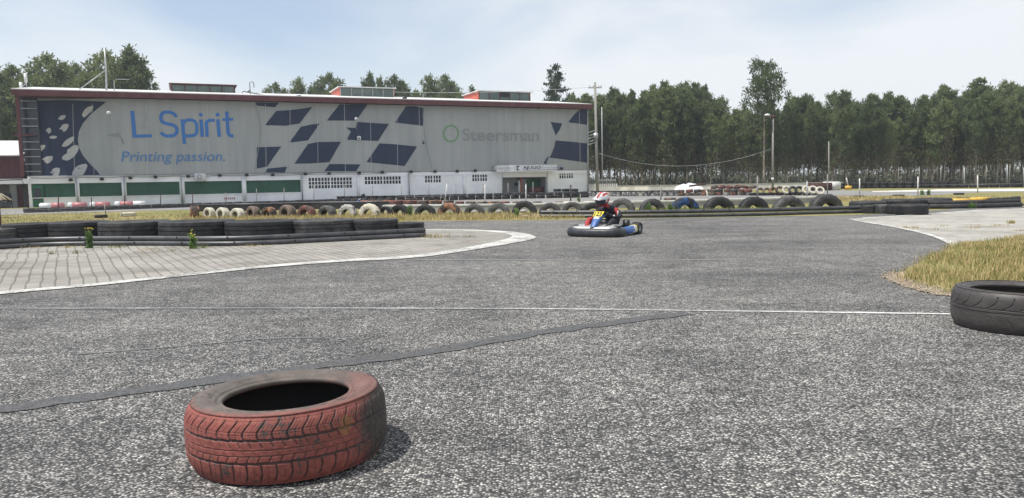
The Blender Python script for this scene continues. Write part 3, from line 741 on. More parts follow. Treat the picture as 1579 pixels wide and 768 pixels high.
for i in range(46):
    x = rnd.gauss(822, 16); q = G(x, rnd.uniform(330.5, 336)); s = rnd.uniform(.02, .07)
    rM = Matrix.Translation((q.x, q.y, s*.3)) @ Matrix.Rotation(rnd.uniform(0, 6), 4, 'Z') @ Matrix.Rotation(rnd.uniform(-.4, .4), 4, 'X')
    mb.box((0, 0, 0), (s*2.2, s*1.6, s*.9), 0, rM)
tag(mb.build('rubble', M_SAND), 'heap of pale sandy rubble in front of the tall black half buried tyre', 'rubble', kind='stuff')

# ------------------------------------------------------------------ far tyre walls
def walk(pts, step):
    out = []; rem = 0.0
    for a, b in zip(pts[:-1], pts[1:]):
        d = (b-a).length; s = rem
        while s < d: out.append((a.lerp(b, s/d), (b-a).normalized())); s += step
        rem = s-d
    return out
fb = [G(x, y) for x, y in [(38, 328.6), (180, 323.6), (300, 319.5), (400, 316.6), (500, 312.8), (612, 310.6)]]
fb2 = [G(x, y) for x, y in [(617, 311), (740, 308), (912, 304.6)]]
TR, TW_ = .225, .155
cnt = 0
for p, t in walk(fb, .455):
    cnt += 1
    q = p+Vector((0, TR+.1, TW_/2+.02+rnd.uniform(0, .02)))
    tyre(q, TR*rnd.uniform(.95, 1), TW_, M_RUB, ol('small black tyre in the low line before the white building, {} from the left'), 'black tyres in the low line in front of the building', (0, 0, rnd.uniform(0, 6)), .6, 20)
for p, t in walk([G(617, 311)+Vector((.1, .5, 0)), G(520, 312)+Vector((0, .5, 0))][::-1], .5):
    tyre(p+Vector((0, TR+.2, TW_*1.5)), TR, TW_, M_RUB, ol('small black tyre topping the low tyre line before the hall, {} from left'), 'black tyres topping the line left of the stack', (0, 0, rnd.uniform(0, 6)), .6, 20)
for p, t in walk(fb2, .47):
    for k in range(2):
        q = p+Vector((rnd.uniform(-.02, .02), TR+.05+rnd.uniform(0, .05), TW_/2+.01+k*(TW_+.006)))
        tyre(q, TR, TW_, M_RUB, ol(('upper' if k else 'lower')+' black tyre in the two high tyre wall before the building, {} from the left'), ('upper' if k else 'lower')+' tyres of the wall in front of the building', (0, 0, rnd.uniform(0, 6)), .6, 20)
for x in (860, 873, 886):
    p = G(x, 305); tyre(p+Vector((0, TR+.05, TW_*2.5+.02)), TR, TW_, M_RUB, ol('{} black tyre from the left in the short third layer right of the entrance'), 'third layer tyres right of the entrance', (0, 0, 1), .6, 20)
fr = empty('far_rail'); tag(fr, 'thin black rail running along the tyre line in front of the white building', 'barrier')
MB().tube([p+Vector((0, -.03, .04)) for p in fb], .035, 8).build('lower_pipe', M_RUB, fr)
MB().tube([p+Vector((0, -.03, .115)) for p in fb], .016, 8).build('upper_pipe', M_PIPE, fr)
tag(MB().tube([p+Vector((0, -.06, .24)) for p in fb2], .018, 8).build('thin_grey_rail', M_PIPE), 'thin grey rail along the two high tyre wall before the building', 'rail')
# black rail behind the left part of the buried row
nb = [G(x, y) for x, y in [(302, 326.5), (400, 325), (480, 322.5), (560, 322), (598, 322)]]
nr = empty('infield_rail'); tag(nr, 'black rubber strip barrier with grey top pipe behind the cream buried tyres', 'barrier')
strip_wall(nb, .12, 0, .22).build('rubber_strip', M_RUB, nr); MB().tube([p+Vector((0, .06, .25)) for p in nb], .035, 8).build('top_pipe', M_PIPE, nr)

wt = [G(x, y) for x, y in [(911, 302.8), (980, 302.8), (1052, 302.2)]]
for p, t in walk(wt, .34):
    tyre(p+Vector((0, .2, .13)), .17, .24, M_TW2 if rnd.random() < .75 else M_TW, ol('white painted tyre in the straight row before the boundary wall, {} from the left'), 'white tyres in the row right of the building', (0, 0, rnd.uniform(0, 6)), .6, 20)
tag(MB().tube([p+Vector((0, .0, .28)) for p in wt], .035, 8).build('black_rail', M_RUB), 'black pipe rail on top of the white painted tyre row', 'rail')
k = 0
for p, t in walk([G(x, y) for x, y in [(1052, 302.3), (1110, 301.6), (1168, 301.5)]], .40):
    for lv in range(2):
        mt_ = rnd.choice([M_TBR, M_TR, M_TO, M_RUBL, M_TW2, M_TBR])
        tyre(p+Vector((rnd.uniform(-.05, .05), .2, .085+lv*.17)), .2, .16, mt_, ol(('upper ' if lv else 'lower ')+{'M': '', 'r': 'red', 'o': 'orange', 'b': 'brown', 'd': 'dusty black', 'g': 'grey white'}[mt_.name[0]]+' tyre in the mixed weathered stack, {} of its kind from the left'), 'weathered tyres in the mixed stack', (rnd.uniform(-.12, .12), rnd.uniform(-.12, .12), 0), .6, 20)
for p, t in walk([G(x, y)+Vector((0, .25, 0)) for x, y in [(1105, 301), (1175, 301)]], .45):
    tyre(p+Vector((0, .2, .42)), .2, .15, rnd.choice([M_TW, M_TBR, M_TR]), ol('weathered tyre slanted on top of the mixed stack, {} from the left'), 'tyres on top of the mixed stack', (rnd.uniform(-.3, .3), rnd.uniform(-.3, .3), 0), .6, 20)
lean = [(1173, 297, M_TBR), (1183, 296, M_TBR), (1193, 294.5, M_TO), (1203, 293.5, M_TO), (1213, 293, M_TW), (1223, 293.5, M_RUBL), (1233, 293.5, M_RUB), (1244, 293, M_TW), (1254, 293, M_TW), (1265, 294.3, M_TW)]
lw = ['brown', 'brown', 'rusty orange', 'rusty orange', 'cream', 'grey', 'black', 'white', 'white', 'bright white']
for i, (x, y, mt_) in enumerate(lean):
    q = G(x, 301.5); z = HT(x, y, q); tyre((A(x, y, q.y).x, q.y+.05, max(z, .2)), .215, .15, mt_, lw[i]+' tyre leaning with its opening to the track, '+od(i+1)+' from the left', 'leaning tyres in the far row', (radians(62), radians(14), radians(-12)), .58, 24)
for p, t in walk([G(x, y) for x, y in [(1165, 302), (1270, 301)]], .42):
    tyre(p+Vector((0, .35, .075)), .2, .15, M_RUB, ol('black tyre lying under the leaning tyres of the far row, {} from the left'), 'black tyres under the leaning row', (0, 0, 0), .6, 20)
# far right tyre wall
for i, (p, t) in enumerate(walk([G(x, y) for x, y in [(1297, 291.6), (1345, 290.6), (1487, 290), (1579, 289), (1680, 287)]], .56)):
    tyre(p+Vector((0, .3, .11)), .275, .2, M_RUB, ol('bottom layer black tyre in the far right tyre wall, {} from the left'), 'black tyres in the long far wall', (0, 0, 0), .6, 20)
    if p.x < G(1487, 290).x:
        tyre(p+Vector((0, .3, .32)), .275, .2, M_RUB, ol('upper layer black tyre in the far right tyre wall, {} from the left'), 'upper black tyres of the long far wall', (0, 0, 0), .6, 20)
tag(MB().tube([G(x, y)+Vector((0, 0, .25)) for x, y in [(1416, 291), (1500, 290.8), (1579, 290.2), (1680, 288.5)]], .03, 8).build('grey_far_rail', M_PIPE), 'thin grey rail in front of the long black tyre wall at the far right', 'rail')
# stray tyres on the grass
flat_px(147, 165, 331, 336.5, M_RUB, 'black tyre lying alone on the infield grass with a thin stick behind it', 'lone tyres on the left infield')
flat_px(187, 209, 327.5, 334, M_TW, 'white painted tyre lying alone on the infield grass', 'lone tyres on the left infield')
tag(MB().tube([G(156, 334)+Vector((0, .3, 0)), G(156, 334)+Vector((-.02, .3, .42))], .015, 6).build('stick', M_WOOD), 'thin stick standing at the lone black tyre on the grass', 'stick')
for x0, x1, y0, y1 in ((1377, 1394, 300, 303.5), (1471, 1486, 298, 300.5), (1160, 1176, 306.5, 309.5), (1316, 1332, 301.5, 304.5)):
    flat_px(x0, x1, y0, y1, M_RUB, {1377: 'dark half sunk tyre on the grass tongue left of the white post', 1471: 'dark flat tyre on the distant dry grass right of the post', 1160: 'small dark tyre on the asphalt behind the right buried tyres', 1316: 'dark tyre at the foot of the white post'}[x0], 'single dark tyres on the far grass', 20)
tag(MB().box((0, 0, .06), (.5, .2, .12), 0, Matrix.Translation(G(1033, 309.5)), .03).build('plastic_block', M_TO), 'small orange brown block lying on the far track behind the weedy tyre', 'block')

# ------------------------------------------------------------------ posts
def post(x, yb, yt, material, label, group, x2=None, r=.03, d=None):
    b = G(x, yb) if d is None else Vector((A(x, yb, d).x, d, 0))
    tp = A(x2 if x2 is not None else x, yt, b.y); mb = MB(); mb.tube([b, (b+tp)/2, tp], [r, r*.96, r*.9], 8)
    mb.tube([tp+Vector((0, 0, -.005)), tp+Vector((0, 0, .012))], [r*1.15, r*.8], 8)
    return tag(mb.build('post', material), label, 'post', group)
wp = [(748, 312, 284, None, 'white post behind the half buried tyre with a stone'), (811, 311, 284, None, 'white post behind the tall black half buried tyre'), (686, 311, 283, 689.5, 'white slanted post left of the middle of the building'), (1093, 312, 292, 1089, 'short white slanted post behind the black truck tyre')]
for x, yb, yt, x2, lb in wp: post(x, yb, yt, M_WPOST, lb, 'white fence posts along the infield', x2, .028)
gpp = [(880, 313, 285.5, M_RUBL, 'dark thin post right of the entrance'), (1019, 313, 285, M_WOOD, 'dark thin post right of the weedy tyre'), (1168, 311, 271, M_WOOD, 'thin grey post behind the third last buried tyre'), (1244.5, 307, 279, M_STEEL, 'grey post in front of the bright white leaning tyre'), (1325.5, 303, 275, M_WPOST, 'broad white post on the grass tongue'), (1415.5, 303, 272.5, M_WPOST, 'white post with dark foot on the grass tongue'), (1507.5, 298, 270, M_WPOST, 'white post on the distant dry grass, rightmost of the near ones'), (1276, 300, 268, M_WOOD, 'thin dark post between the leaning tyres and the broad white post')]
for x, yb, yt, mt_, lb in gpp: post(x, yb, yt, mt_, lb, 'single posts along the far track', None, .03)
bp = [(44, 301, 'leftmost post of the line, at the left end of the building'), (90, 302, 'post before the first green screen of the building'), (141, 305, 'post before the second green screen'), (192, 303, 'post between second and third green screen'), (247.5, 299, 'post before the third green screen'), (297, 295, 'post before the fourth green screen, left half'), (348, 297, 'post before the small red lettering on the wall'), (395.5, 291, 'post before the fifth green screen, left half'), (438, 290, 'post before the fifth green screen, right half'), (484, 284.5, 'post before the long barred window, left'), (531, 286, 'post before the long barred window, right'), (574.5, 287, 'post near the distant second kart'), (619, 287, 'post where the two high tyre wall begins'), (661, 285, 'post under the first small barred window'), (703, 285, 'post right of the first small barred window'), (744.5, 284, 'post under the second small barred window'), (783.5, 282, 'post left of the entrance'), (822, 281, 'post in front of the red counter of the entrance')]
allp = fb+fb2
for x, yt, lb in bp:
    yb = np.interp(x, [38, 180, 300, 400, 500, 612, 740, 912], [328.6, 323.6, 319.5, 316.6, 312.8, 310.6, 308, 304.6])-1.2
    post(x, yb, yt, M_WOOD if x > 300 else M_BROWN, 'thin dark '+lb, 'thin posts along the tyre line before the building', None, .022)

# ------------------------------------------------------------------ building
bd = empty('workshop_building', FP0, FROT); tag(bd, 'long white hall with dark red roof edge and three roof lights behind the banner', 'building')
def loc_(p): return bd_inv @ Vector(p)
bpy.context.view_layer.update()
bd_inv = bd.matrix_world.inverted()
# local frame of the building: x along the facade, y away from the viewer, z up
def fx(x, y, off=0): u, v = fac(x, y, off); return u
def fz(x, y, off=0): return fac(x, y, off)[1]
LEN = 34.35
ZB = 1.66
# openings in the lower wall: (u0,u1,z0,z1)
gz0, gz1 = fz(232, 307), fz(232, 282.5)
greens = [(49, 118), (122.5, 189.5), (195.5, 277.5), (285.5, 373.5), (380.5, 464.5)]
G_OP = [(fx(a, 300), fx(b, 300), .52, 1.27) for a, b in greens]
bars = [(475.5, 543, 274, 290.2, 14, 3), (562, 618.5, 272.4, 283.6, 12, 2), (655, 680.2, 271, 281.3, 6, 2), (728, 751.5, 269, 279.2, 6, 2), (862.3, 884.2, 265, 275, 6, 2)]
B_OP = [(fx(a, (c+d)/2), fx(b, (c+d)/2), fz((a+b)/2, d), fz((a+b)/2, c)) for a, b, c, d, nx, nz_ in bars]
ENT = (fx(775, 290), fx(843.5, 290), 0.0, 1.22)
ops = G_OP+B_OP+[ENT]
def wall_with_holes(x0, x1, z0, z1, holes, y0, y1):
    xs = sorted(set([x0, x1]+[h[0] for h in holes]+[h[1] for h in holes])); mb = MB()
    for a, b in zip(xs[:-1], xs[1:]):
        hs = sorted([h for h in holes if h[0] <= a+1e-6 and h[1] >= b-1e-6], key=lambda h: h[2]); z = z0
        for h in hs:
            if h[2] > z+1e-4: mb.box(((a+b)/2, (y0+y1)/2, (z+h[2])/2), (b-a, y1-y0, h[2]-z))
            z = h[3]
        if z1 > z+1e-4: mb.box(((a+b)/2, (y0+y1)/2, (z+z1)/2), (b-a, y1-y0, z1-z))
    return mb
wall_with_holes(.02, LEN, 0, ZB-.02, ops, 0, .18).build('front_wall', M_WHITE, bd)
mb = MB(); mb.box((LEN/2, 8, 3.0), (LEN-.02, 13.6, 6.0)); up_ = mb.build('hall_body', M_GREYW, bd)   # y 1.2..14.8
mb = MB(); mb.box((LEN/2, .68, ZB+.01), (LEN, 1.36, .05)); mb.build('ledge', M_STEEL, bd)
# the strip between front wall and hall body
mb = MB(); mb.box((LEN-.09, .69, .8), (.18, 1.0, 1.6)); mb.box((.09, .69, .8), (.14, 1.0, 1.6)); mb.build('end_wall', M_WHITE, bd)
# raised band under the ledge and bay pilasters
mb = MB(); zb2 = fz(500, 273.5)
mb.box((LEN/2+7.2, -.02, ZB-.13), (LEN-14.4, .06, .2)); mb.build('cornice_band', M_WHITE, bd)
for x in (120, 191.5, 281.5, 377, 553, 716):
    mb = MB(); u = fx(x, 300); mb.box((u, -.035, .80), (.20 if x < 400 else .16, .068, 1.44), bev=.008); mb.build('pilaster', M_WHITE, bd)
for x in (118.5, 192, 280, 466, 631, 908):
    mb = MB(); u = fx(x, 290, .1) if x < 900 else LEN-.02; mb.tube([(u, -.10, .0), (u, -.10, 1.62 if x < 900 else 6.0)], .045, 10); mb.build('downpipe', M_STEEL, bd)
for i, (a, b, z0, z1) in enumerate(G_OP):
    mb = MB(); mb.box(((a+b)/2, .13, (z0+z1)/2), (b-a, .02, z1-z0)); w = mb.build('window', M_LAT, bd)
    mb = MB()
    for q in ((a+.02), (a*2/3+b/3), (a/3+b*2/3), (b-.02)): mb.box((q, .10, (z0+z1)/2), (.05, .03, z1-z0-.004))
    mb.box(((a+b)/2, .097, z1-.02), (b-a-.01, .03, .04)); mb.build('frame', M_GREEN, w)
    mb = MB(); mb.box(((a+b)/2, -.02, z0-.02), (b-a+.06, .09, .035)); mb.build('sill', M_WHITE, w)
dz = G_OP[0]
mb = MB(); mb.box((dz[0]+.28, -.012, .6), (.5, .03, 1.2)); d_ = mb.build('door', M_GREEN, bd); MB().box((dz[0]+.28, -.03, .72), (.36, .01, .6)).build('pane', M_GLASS, d_)
for i, ((a, b, z0, z1), (_a, _b, _c, _d, nx, nzz)) in enumerate(zip(B_OP, bars)):
    mb = MB(); mb.box(((a+b)/2, .15, (z0+z1)/2), (b-a, .02, z1-z0)); w = mb.build('window', M_GLASS, bd)
    mb = MB()
    for q in range(nx+1): mb.box((a+(b-a)*q/nx, .03, (z0+z1)/2), (.045 if q != nx/2 else .08, .05, z1-z0))
    for q in range(1, nzz): mb.box(((a+b)/2, .033, z0+(z1-z0)*q/nzz), (b-a-.01, .05, .04))
    mb.build('bars', M_WHITE, w)
# roof
mb = MB(); RZ = 6.02; of, ob = -.55, 14.9
sl_ = .128; rid = 6.8
mb.add([(-.35, of, RZ+.26), (LEN+.1, of, RZ+.26), (LEN+.1, rid, RZ+.26+(rid-of)*sl_), (-.35, rid, RZ+.26+(rid-of)*sl_),
        (-.35, ob, RZ+.2), (LEN+.1, ob, RZ+.2), (-.35, of, RZ+.18), (LEN+.1, of, RZ+.18), (-.35, rid, RZ+.18), (LEN+.1, rid, RZ+.18), (-.35, ob, RZ+.1), (LEN+.1, ob, RZ+.1)],
       [(0, 1, 2, 3), (3, 2, 5, 4), (6, 8, 9, 7), (8, 10, 11, 9), (0, 6, 7, 1), (4, 5, 11, 10), (0, 3, 8, 6), (3, 4, 10, 8), (1, 7, 9, 2), (2, 9, 11, 5)])
roof = mb.build('roof', M_ROOF, bd)
mb = MB(); mb.box((LEN/2-.1, of-.02, RZ+.06), (LEN+.5, .05, .30)); mb.box((LEN/2-.1, .35, RZ-.02), (LEN+.3, 1.75, .04)); mb.build('fascia', M_REDM, bd)
# red steel post and lacing frame at the left end
mb = MB(); mb.box((-.14, -.25, 3.85), (.16, .16, 4.3)); mb.box((-.05, .3, 4.3-.4), (.9, .08, .1)); mb.build('corner_post', M_REDM, bd)
mb = MB(); mb.box((.15, .95, 3.85), (.9, .1, 4.3)); mb.build('end_panel', M_GLASS, bd)
mb = MB()
for z in (1.95, 2.35, 2.75, 3.15, 3.55, 4.4, 4.8, 5.35, 5.75): MB().box((.22, .6, z), (.75, .03, .04)).build('lacing_bar', M_STEEL, bd)
pass
# roof lights
for i, (x0, x1, yt, yb) in enumerate([(266, 361.5, 131, 148), (516.5, 607, 135.5, 152), (730, 817, 141.5, 156)]):
    o_ = -4.6; u0, u1 = fx(x0 if i == 0 else x0+9, yb, o_), fx(x1, yb, o_); zt = fz((x0+x1)/2, yt, o_)
    dp = 3.2; zlo = RZ+.26+(4.6)*sl_-.25
    ws = M_REDM if i == 0 else M_REDL
    mn = empty('roof_light'); mn.parent = bd
    for q in (u0-.03, u1+.03): MB().box((q, 4.6+dp/2, (zlo+zt)/2), (.06, dp, zt-zlo)).build('side_wall', ws, mn)
    mb = MB(); mb.box(((u0+u1)/2, 4.65, (zlo+zt)/2-.02), (u1-u0, .05, zt-zlo-.05)); mb.box(((u0+u1)/2, 4.6+dp-.05, (zlo+zt)/2-.02), (u1-u0, .05, zt-zlo-.05)); mb.build('glazing', M_GLAZ, mn)
    for q in range(0, 6): MB().box((u0+(u1-u0)*q/5, 4.60, (zlo+zt)/2), (.05, .04, zt-zlo-.06)).build('mullion', M_REDM if i != 1 else M_STEEL, mn)
    mb = MB(); mb.box(((u0+u1)/2, 4.55+dp/2, zt+.02), (u1-u0+.35, dp+.3, .06)); mb.build('cap', M_REDM if i == 0 else M_ROOF, mn)
    if i == 2: MB().box((u0+(u1-u0)*.5, 4.56, zt-.22), ((u1-u0)*.17, .03, .32)).build('vent_opening', M_DARK, mn)
# ledge lamps (small black floodlights under the banner) and air conditioner
lampx = [(20, 279), (109, 277.5), (157, 276), (201, 274.3), (239.5, 273), (290, 272), (339, 270.6), (380.5, 270), (420.5, 269.6), (471, 268.3), (507.5, 267.6), (554, 266.6), (589.5, 265.7), (634, 265), (671, 264.6), (705, 264.2), (733, 263.3), (866, 259.5)]
for i, (x, y) in enumerate(lampx):
    if i == 0: continue
    u, v = fac(x, y, .12); mb = MB(); mb.box((u, -.14, v), (.20, .14, .15), 0, None, .02); mb.box((u, -.05, v+.08), (.05, .16, .03)); mb.build('floodlight', M_BLK, bd)
u, v = fac(309, 273, .25); mb = MB(); mb.box((u, -.16, v), (.62, .28, .42), 0, None, .015); ac = mb.build('air_conditioner', M_WPL, bd)
mb = MB(); mb.tube([(u-.05, -.30, v), (u-.05, -.315, v)], .16, 24); mb.build('fan_grille', M_STEEL, ac)
mb = MB()
for z in (1.58, 1.62): pass
mb.tube([(a, -.10, 1.60-.04*abs(sin(a*1.3))) for a in np.arange(.2, 20, .3)], .014, 6); mb.build('cable', M_BLK, bd)
mb.v = []; mb.f = []; mb.m = []; mb.sm = []
mb.tube([(.2, -.14, 1.655), (15, -.14, 1.655)], .025, 6); mb.build('conduit', M_STEEL, bd)
# small red lettering plate on the wall
mb = MB(); u, v = fac(354, 306); 
for q in range(6): mb.box((u-.28+q*.11, -.004, v), (.07, .008, .13 if q % 2 else .10)); mb.box((u-.28+q*.11+.03, -.006, v+.03), (.03, .008, .06), 1)
mb.build('wall_lettering', [M_PKR, M_GREYW], bd)
# entrance
a, b, z0, z1 = ENT
mb = MB(); mb.box(((a+b)/2, 1.16, .7), (b-a+.4, .06, 1.4)); mb.box((a+.0, .67, .7), (.06, .98, 1.4)); mb.box((b, .67, .7), (.06, .98, 1.4)); mb.build('entrance_recess', M_GREYW, bd)
e0, e1 = fx(812, 285, -1.1), fx(838, 285, -1.1)
mb = MB(); mb.box(((e0+e1)/2, 1.10, fz(825, 283, -1.1)), (e1-e0, .04, .72)); mb.build('door', M_GREEN, bd)
MB().box((fx(811, 272, -1.0), 1.08, fz(811, 272, -1.0)), (fx(826, 272)-fx(797, 272), .06, .36)).build('shop_front', M_REDM, bd)
MB().box((fx(804, 281, -.9), .95, .62), (.10, .08, 1.2)).build('red_post', M_REDL, bd)
MB().box((fx(828, 293, -.5), .5, .28), (1.25, .3, .46), 0, None, .01).build('counter', M_REDM, bd)
MB().box((fx(797, 285, -.7), .8, .72), (.2, .2, .2), 0, None, .02).build('wall_box', M_DARK, bd)
MB().box((fx(801, 285, -.7), .78, .55), (.14, .14, .9), 0, None, .02).build('white_column', M_WHITE, bd)
for x in (774.5, 844):
    MB().tube([(fx(x, 285, .25), -.25, 0), (fx(x, 285, .25), -.25, 1.5)], .03, 8).build('canopy_post', M_STEEL, bd)

def text_mb(txt, w, h, shear=0.0, bold=0.0, spacing=1.0):
    """flat letters fitted to width w, cap height h; returns verts, faces in x,z"""
    cu = bpy.data.curves.new('t', 'FONT'); cu.body = txt; cu.shear = shear; cu.offset = bold; cu.space_character = spacing
    cu.resolution_u = 4; o = bpy.data.objects.new('t', cu); link(o); bpy.context.view_layer.update()
    me = bpy.data.meshes.new_from_object(o.evaluated_get(bpy.context.evaluated_depsgraph_get()))
    vs = [v.co.copy() for v in me.vertices]; fs = [tuple(p.vertices) for p in me.polygons]
    bpy.data.objects.remove(o); bpy.data.curves.remove(cu); bpy.data.meshes.remove(me)
    x0 = min(v.x for v in vs); x1 = max(v.x for v in vs); capz = .729
    return [((v.x-x0)/(x1-x0)*w, v.y/capz*h) for v in vs], fs
def put_text(mb, txt, u, z, w, h, y, mi, **kw):
    vs, fs = text_mb(txt, w, h, **kw); mb.add([(u+a, y, z+b) for a, b in vs], [f for f in fs], mi)
# canopy sign
cn = empty('canopy_sign'); cn.parent = bd; 
CO = .75
c0, c1 = fx(791.5, 260, CO), fx(859, 260, CO); cz0, cz1 = fz(825, 264.5, CO), fz(825, 254.3, CO)
MB().box(((c0+c1)/2, -CO/2, (cz0+cz1)/2), (c1-c0, CO-.04, cz1-cz0)).build('sign_box', M_WPL, cn)
mb = MB()
lw_ = c1-c0; hh_ = cz1-cz0
mb.box((c0+.36, -CO-.004+.02, cz0+hh_*.55), (.20, .012, hh_*.7), 0); mb.box((c0+.40, -CO-.008+.02, cz0+hh_*.55), (.12, .012, hh_*.35), 1); mb.box((c0+.46, -CO-.010+.02, cz0+hh_*.35), (.14, .010, hh_*.12), 1)
put_text(mb, 'AJULIO', c0+.72, cz0+hh_*.42, 1.35, hh_*.42, -CO+.012, 2, bold=.02)
put_text(mb, 'COMPETIÇÕES', c0+.72, cz0+hh_*.14, 1.35, hh_*.16, -CO+.012, 2)
put_text(mb, 'Comércio de Automóveis', c0+2.15, cz0+hh_*.48, 1.6, hh_*.2, -CO+.012, 3)
mb.box((c0+2.95, -CO+.014, cz0+hh_*.25), (1.7, .006, .025), 2)
mb.build('sign_lettering', [M_NAVY, M_WPL, M_NAVY, M_BBLUE2], cn)
# left angled panel of the canopy
l0 = fx(765.5, 262, .35); ang_ = math.atan2(CO-.35, c0-l0)
L_len = sqrt((c0-l0)**2+(CO-.35)**2)
Mx = Matrix.Translation((l0, -.35, 0)) @ Matrix.Rotation(-ang_, 4, 'Z')
mb = MB(); mb.box((L_len/2, .05, (cz0+cz1)/2), (L_len-.01, .08, cz1-cz0), 0, Mx); mb.prism([(l0+.05, -.25), (c0, -.65), (c0, -.02), (l0+.05, -.02)], cz0+.03, cz0+.08, 0); mb.build('side_panel', M_WPL, cn)
mb = MB(); vs, fs = text_mb('AJULIO COMERCIO', L_len*.86, hh_*.28); mb.add([Mx @ Vector((.1+a_, -.002, cz0+hh_*.42+b_)) for a_, b_ in vs], fs, 0)
vs, fs = text_mb('COMPETIÇÕES', L_len*.5, hh_*.13); mb.add([Mx @ Vector((L_len*.45+a_, -.002, cz0+hh_*.16+b_)) for a_, b_ in vs], fs, 0); mb.build('side_lettering', M_GREYW, cn)
mb = MB(); mb.box((l0-.06, -.18, (cz0+cz1)/2+.02), (.2, .3, hh_*.8), 0, None, .01); mb.build('lamp_box', M_STEEL, cn)
# plate above the shop door
s0, s1 = fx(820, 270, -.9), fx(845, 270, -.9)
mb = MB(); mb.box(((s0+s1)/2, .9, fz(832, 270, -.9)), (s1-s0, .03, .3)); put_text(mb, 'FORMULA 1', s0+.08, fz(832, 272, -.9)-.0, s1-s0-.2, .12, .88, 1, bold=.02); mb.build('shop_sign', [M_GREYW, M_NAVY], bd)
# roof furniture
def roofpt(x, y, off): u, v = fac(x, y, off); return (u, -off, v)
def roofz(yl): return RZ+.26+(min(yl, rid)-of)*sl_
o_ = -1.5; ms = empty('roof_mast'); ms.parent = bd
MB().tube([roofpt(164.5, 147, o_), roofpt(163.4, 108, o_), roofpt(161.5, 75, o_)], [.06, .05, .045], 8).build('mast_pole', M_STEEL, ms)
MB().tube([roofpt(114, 144, o_), roofpt(162, 109, o_)], .028, 6).build('mast_brace', M_STEEL, ms)
an = empty('roof_antenna'); an.parent = bd
mb = MB(); mb.tube([roofpt(177, 146, o_), roofpt(175.5, 123, o_)], .03, 6); mb.tube([roofpt(178, 122, o_), roofpt(200, 122.5, o_)], .022, 6); mb.build('aerial', M_STEEL, an)
pa = empty('panel_antennas'); pa.parent = bd; o2 = -2.2
mb = MB(); mb.tube([roofpt(41, 145, o2), roofpt(40.5, 118, o2)], .03, 6); mb.tube([roofpt(46.5, 145, o2), roofpt(46.5, 128, o2)], .012, 6); mb.tube([roofpt(34, 134, o2), roofpt(41, 128, o2)], .02, 6); mb.build('antenna_pole', M_STEEL, pa)
for x, y, h in ((33, 134, .5), (40, 120.5, .52)):
    p = Vector(roofpt(x, y, o2-.0)); mb = MB(); mb.box((p.x, p.y-.12, p.z), (.16, .09, h), 0, None, .02); mb.build('antenna_panel', M_WPL, pa)
wv_ = empty('weather_station'); wv_.parent = bd; o3 = -1.2
mb = MB(); mb.tube([roofpt(386, 147, o3), roofpt(385, 127, o3), roofpt(389, 126, o3), roofpt(391.5, 128.5, o3), roofpt(391.5, 135, o3)], .024, 6); mb.tube([roofpt(373, 144, o3), roofpt(375, 141, o3), roofpt(386, 143, o3), roofpt(398, 145, o3), roofpt(408, 146.5, o3)], .03, 6); mb.tube([roofpt(381, 142.5, o3), roofpt(386, 139, o3)], .04, 6); mb.build('sensor_arm', M_BLK, wv_)
for x, y in ((101.5, 141.5), (186, 144.5), (461, 149), (624, 151)):
    p = Vector(roofpt(x, y, .4)); mb = MB(); mb.box((p.x, p.y, p.z), (.26, .16, .16), 0, None, .02); mb.tube([(p.x, p.y+.05, p.z-.06), (p.x, p.y+.15, RZ+.1)], .02, 6); mb.build('roof_floodlight', M_BLK, bd)

# ------------------------------------------------------------------ banner
bn = empty('banner', FP0, FROT); tag(bn, 'huge grey printed banner with navy chequers and blue lettering hung across the hall front', 'banner')
UK = fx(186, 200, .06)
def boff(u):
    """banner offset from the facade plane: bends back at its left end, soft waves"""
    w = .012*sin(u*2.1)+.008*sin(u*5.3+1)
    return .06+w if u >= UK else .06+w*1.5-(UK-u)*.29
def bpx(x, y):
    if x >= 186: u, v = fac(x, y, .06)
    else:
        # intersect the pixel ray with the bent-back panel
        a = FW(UK, 0, .06); d2 = (FW(UK-1, 0, .06-.29)-a).normalized(); n2 = Vector((d2.y, -d2.x, 0)); rr = ray(x, y)
        P = O+rr*((a-O).dot(n2)/rr.dot(n2)); u = (P-FP0).dot(FD); v = P.z
    return u, v
def BP(u, v, lift=0): return (u, -boff(u)-lift, v)
Lu = bpx(44, 215)[0]; Ru = LEN-.05
zt_ = 5.93; zb_ = 1.70
mb = MB(); us = list(np.linspace(Lu, UK, 18))+list(np.linspace(UK, Ru, 110))[1:]; vsn = 10
vv = [zb_+(zt_-zb_)*i/vsn for i in range(vsn+1)]
grid = [(BP(u, v)) for u in us for v in vv]; nb_ = vsn+1
mb.add(grid, [(i*nb_+j, (i+1)*nb_+j, (i+1)*nb_+j+1, i*nb_+j+1) for i in range(len(us)-1) for j in range(vsn)], 0, True)
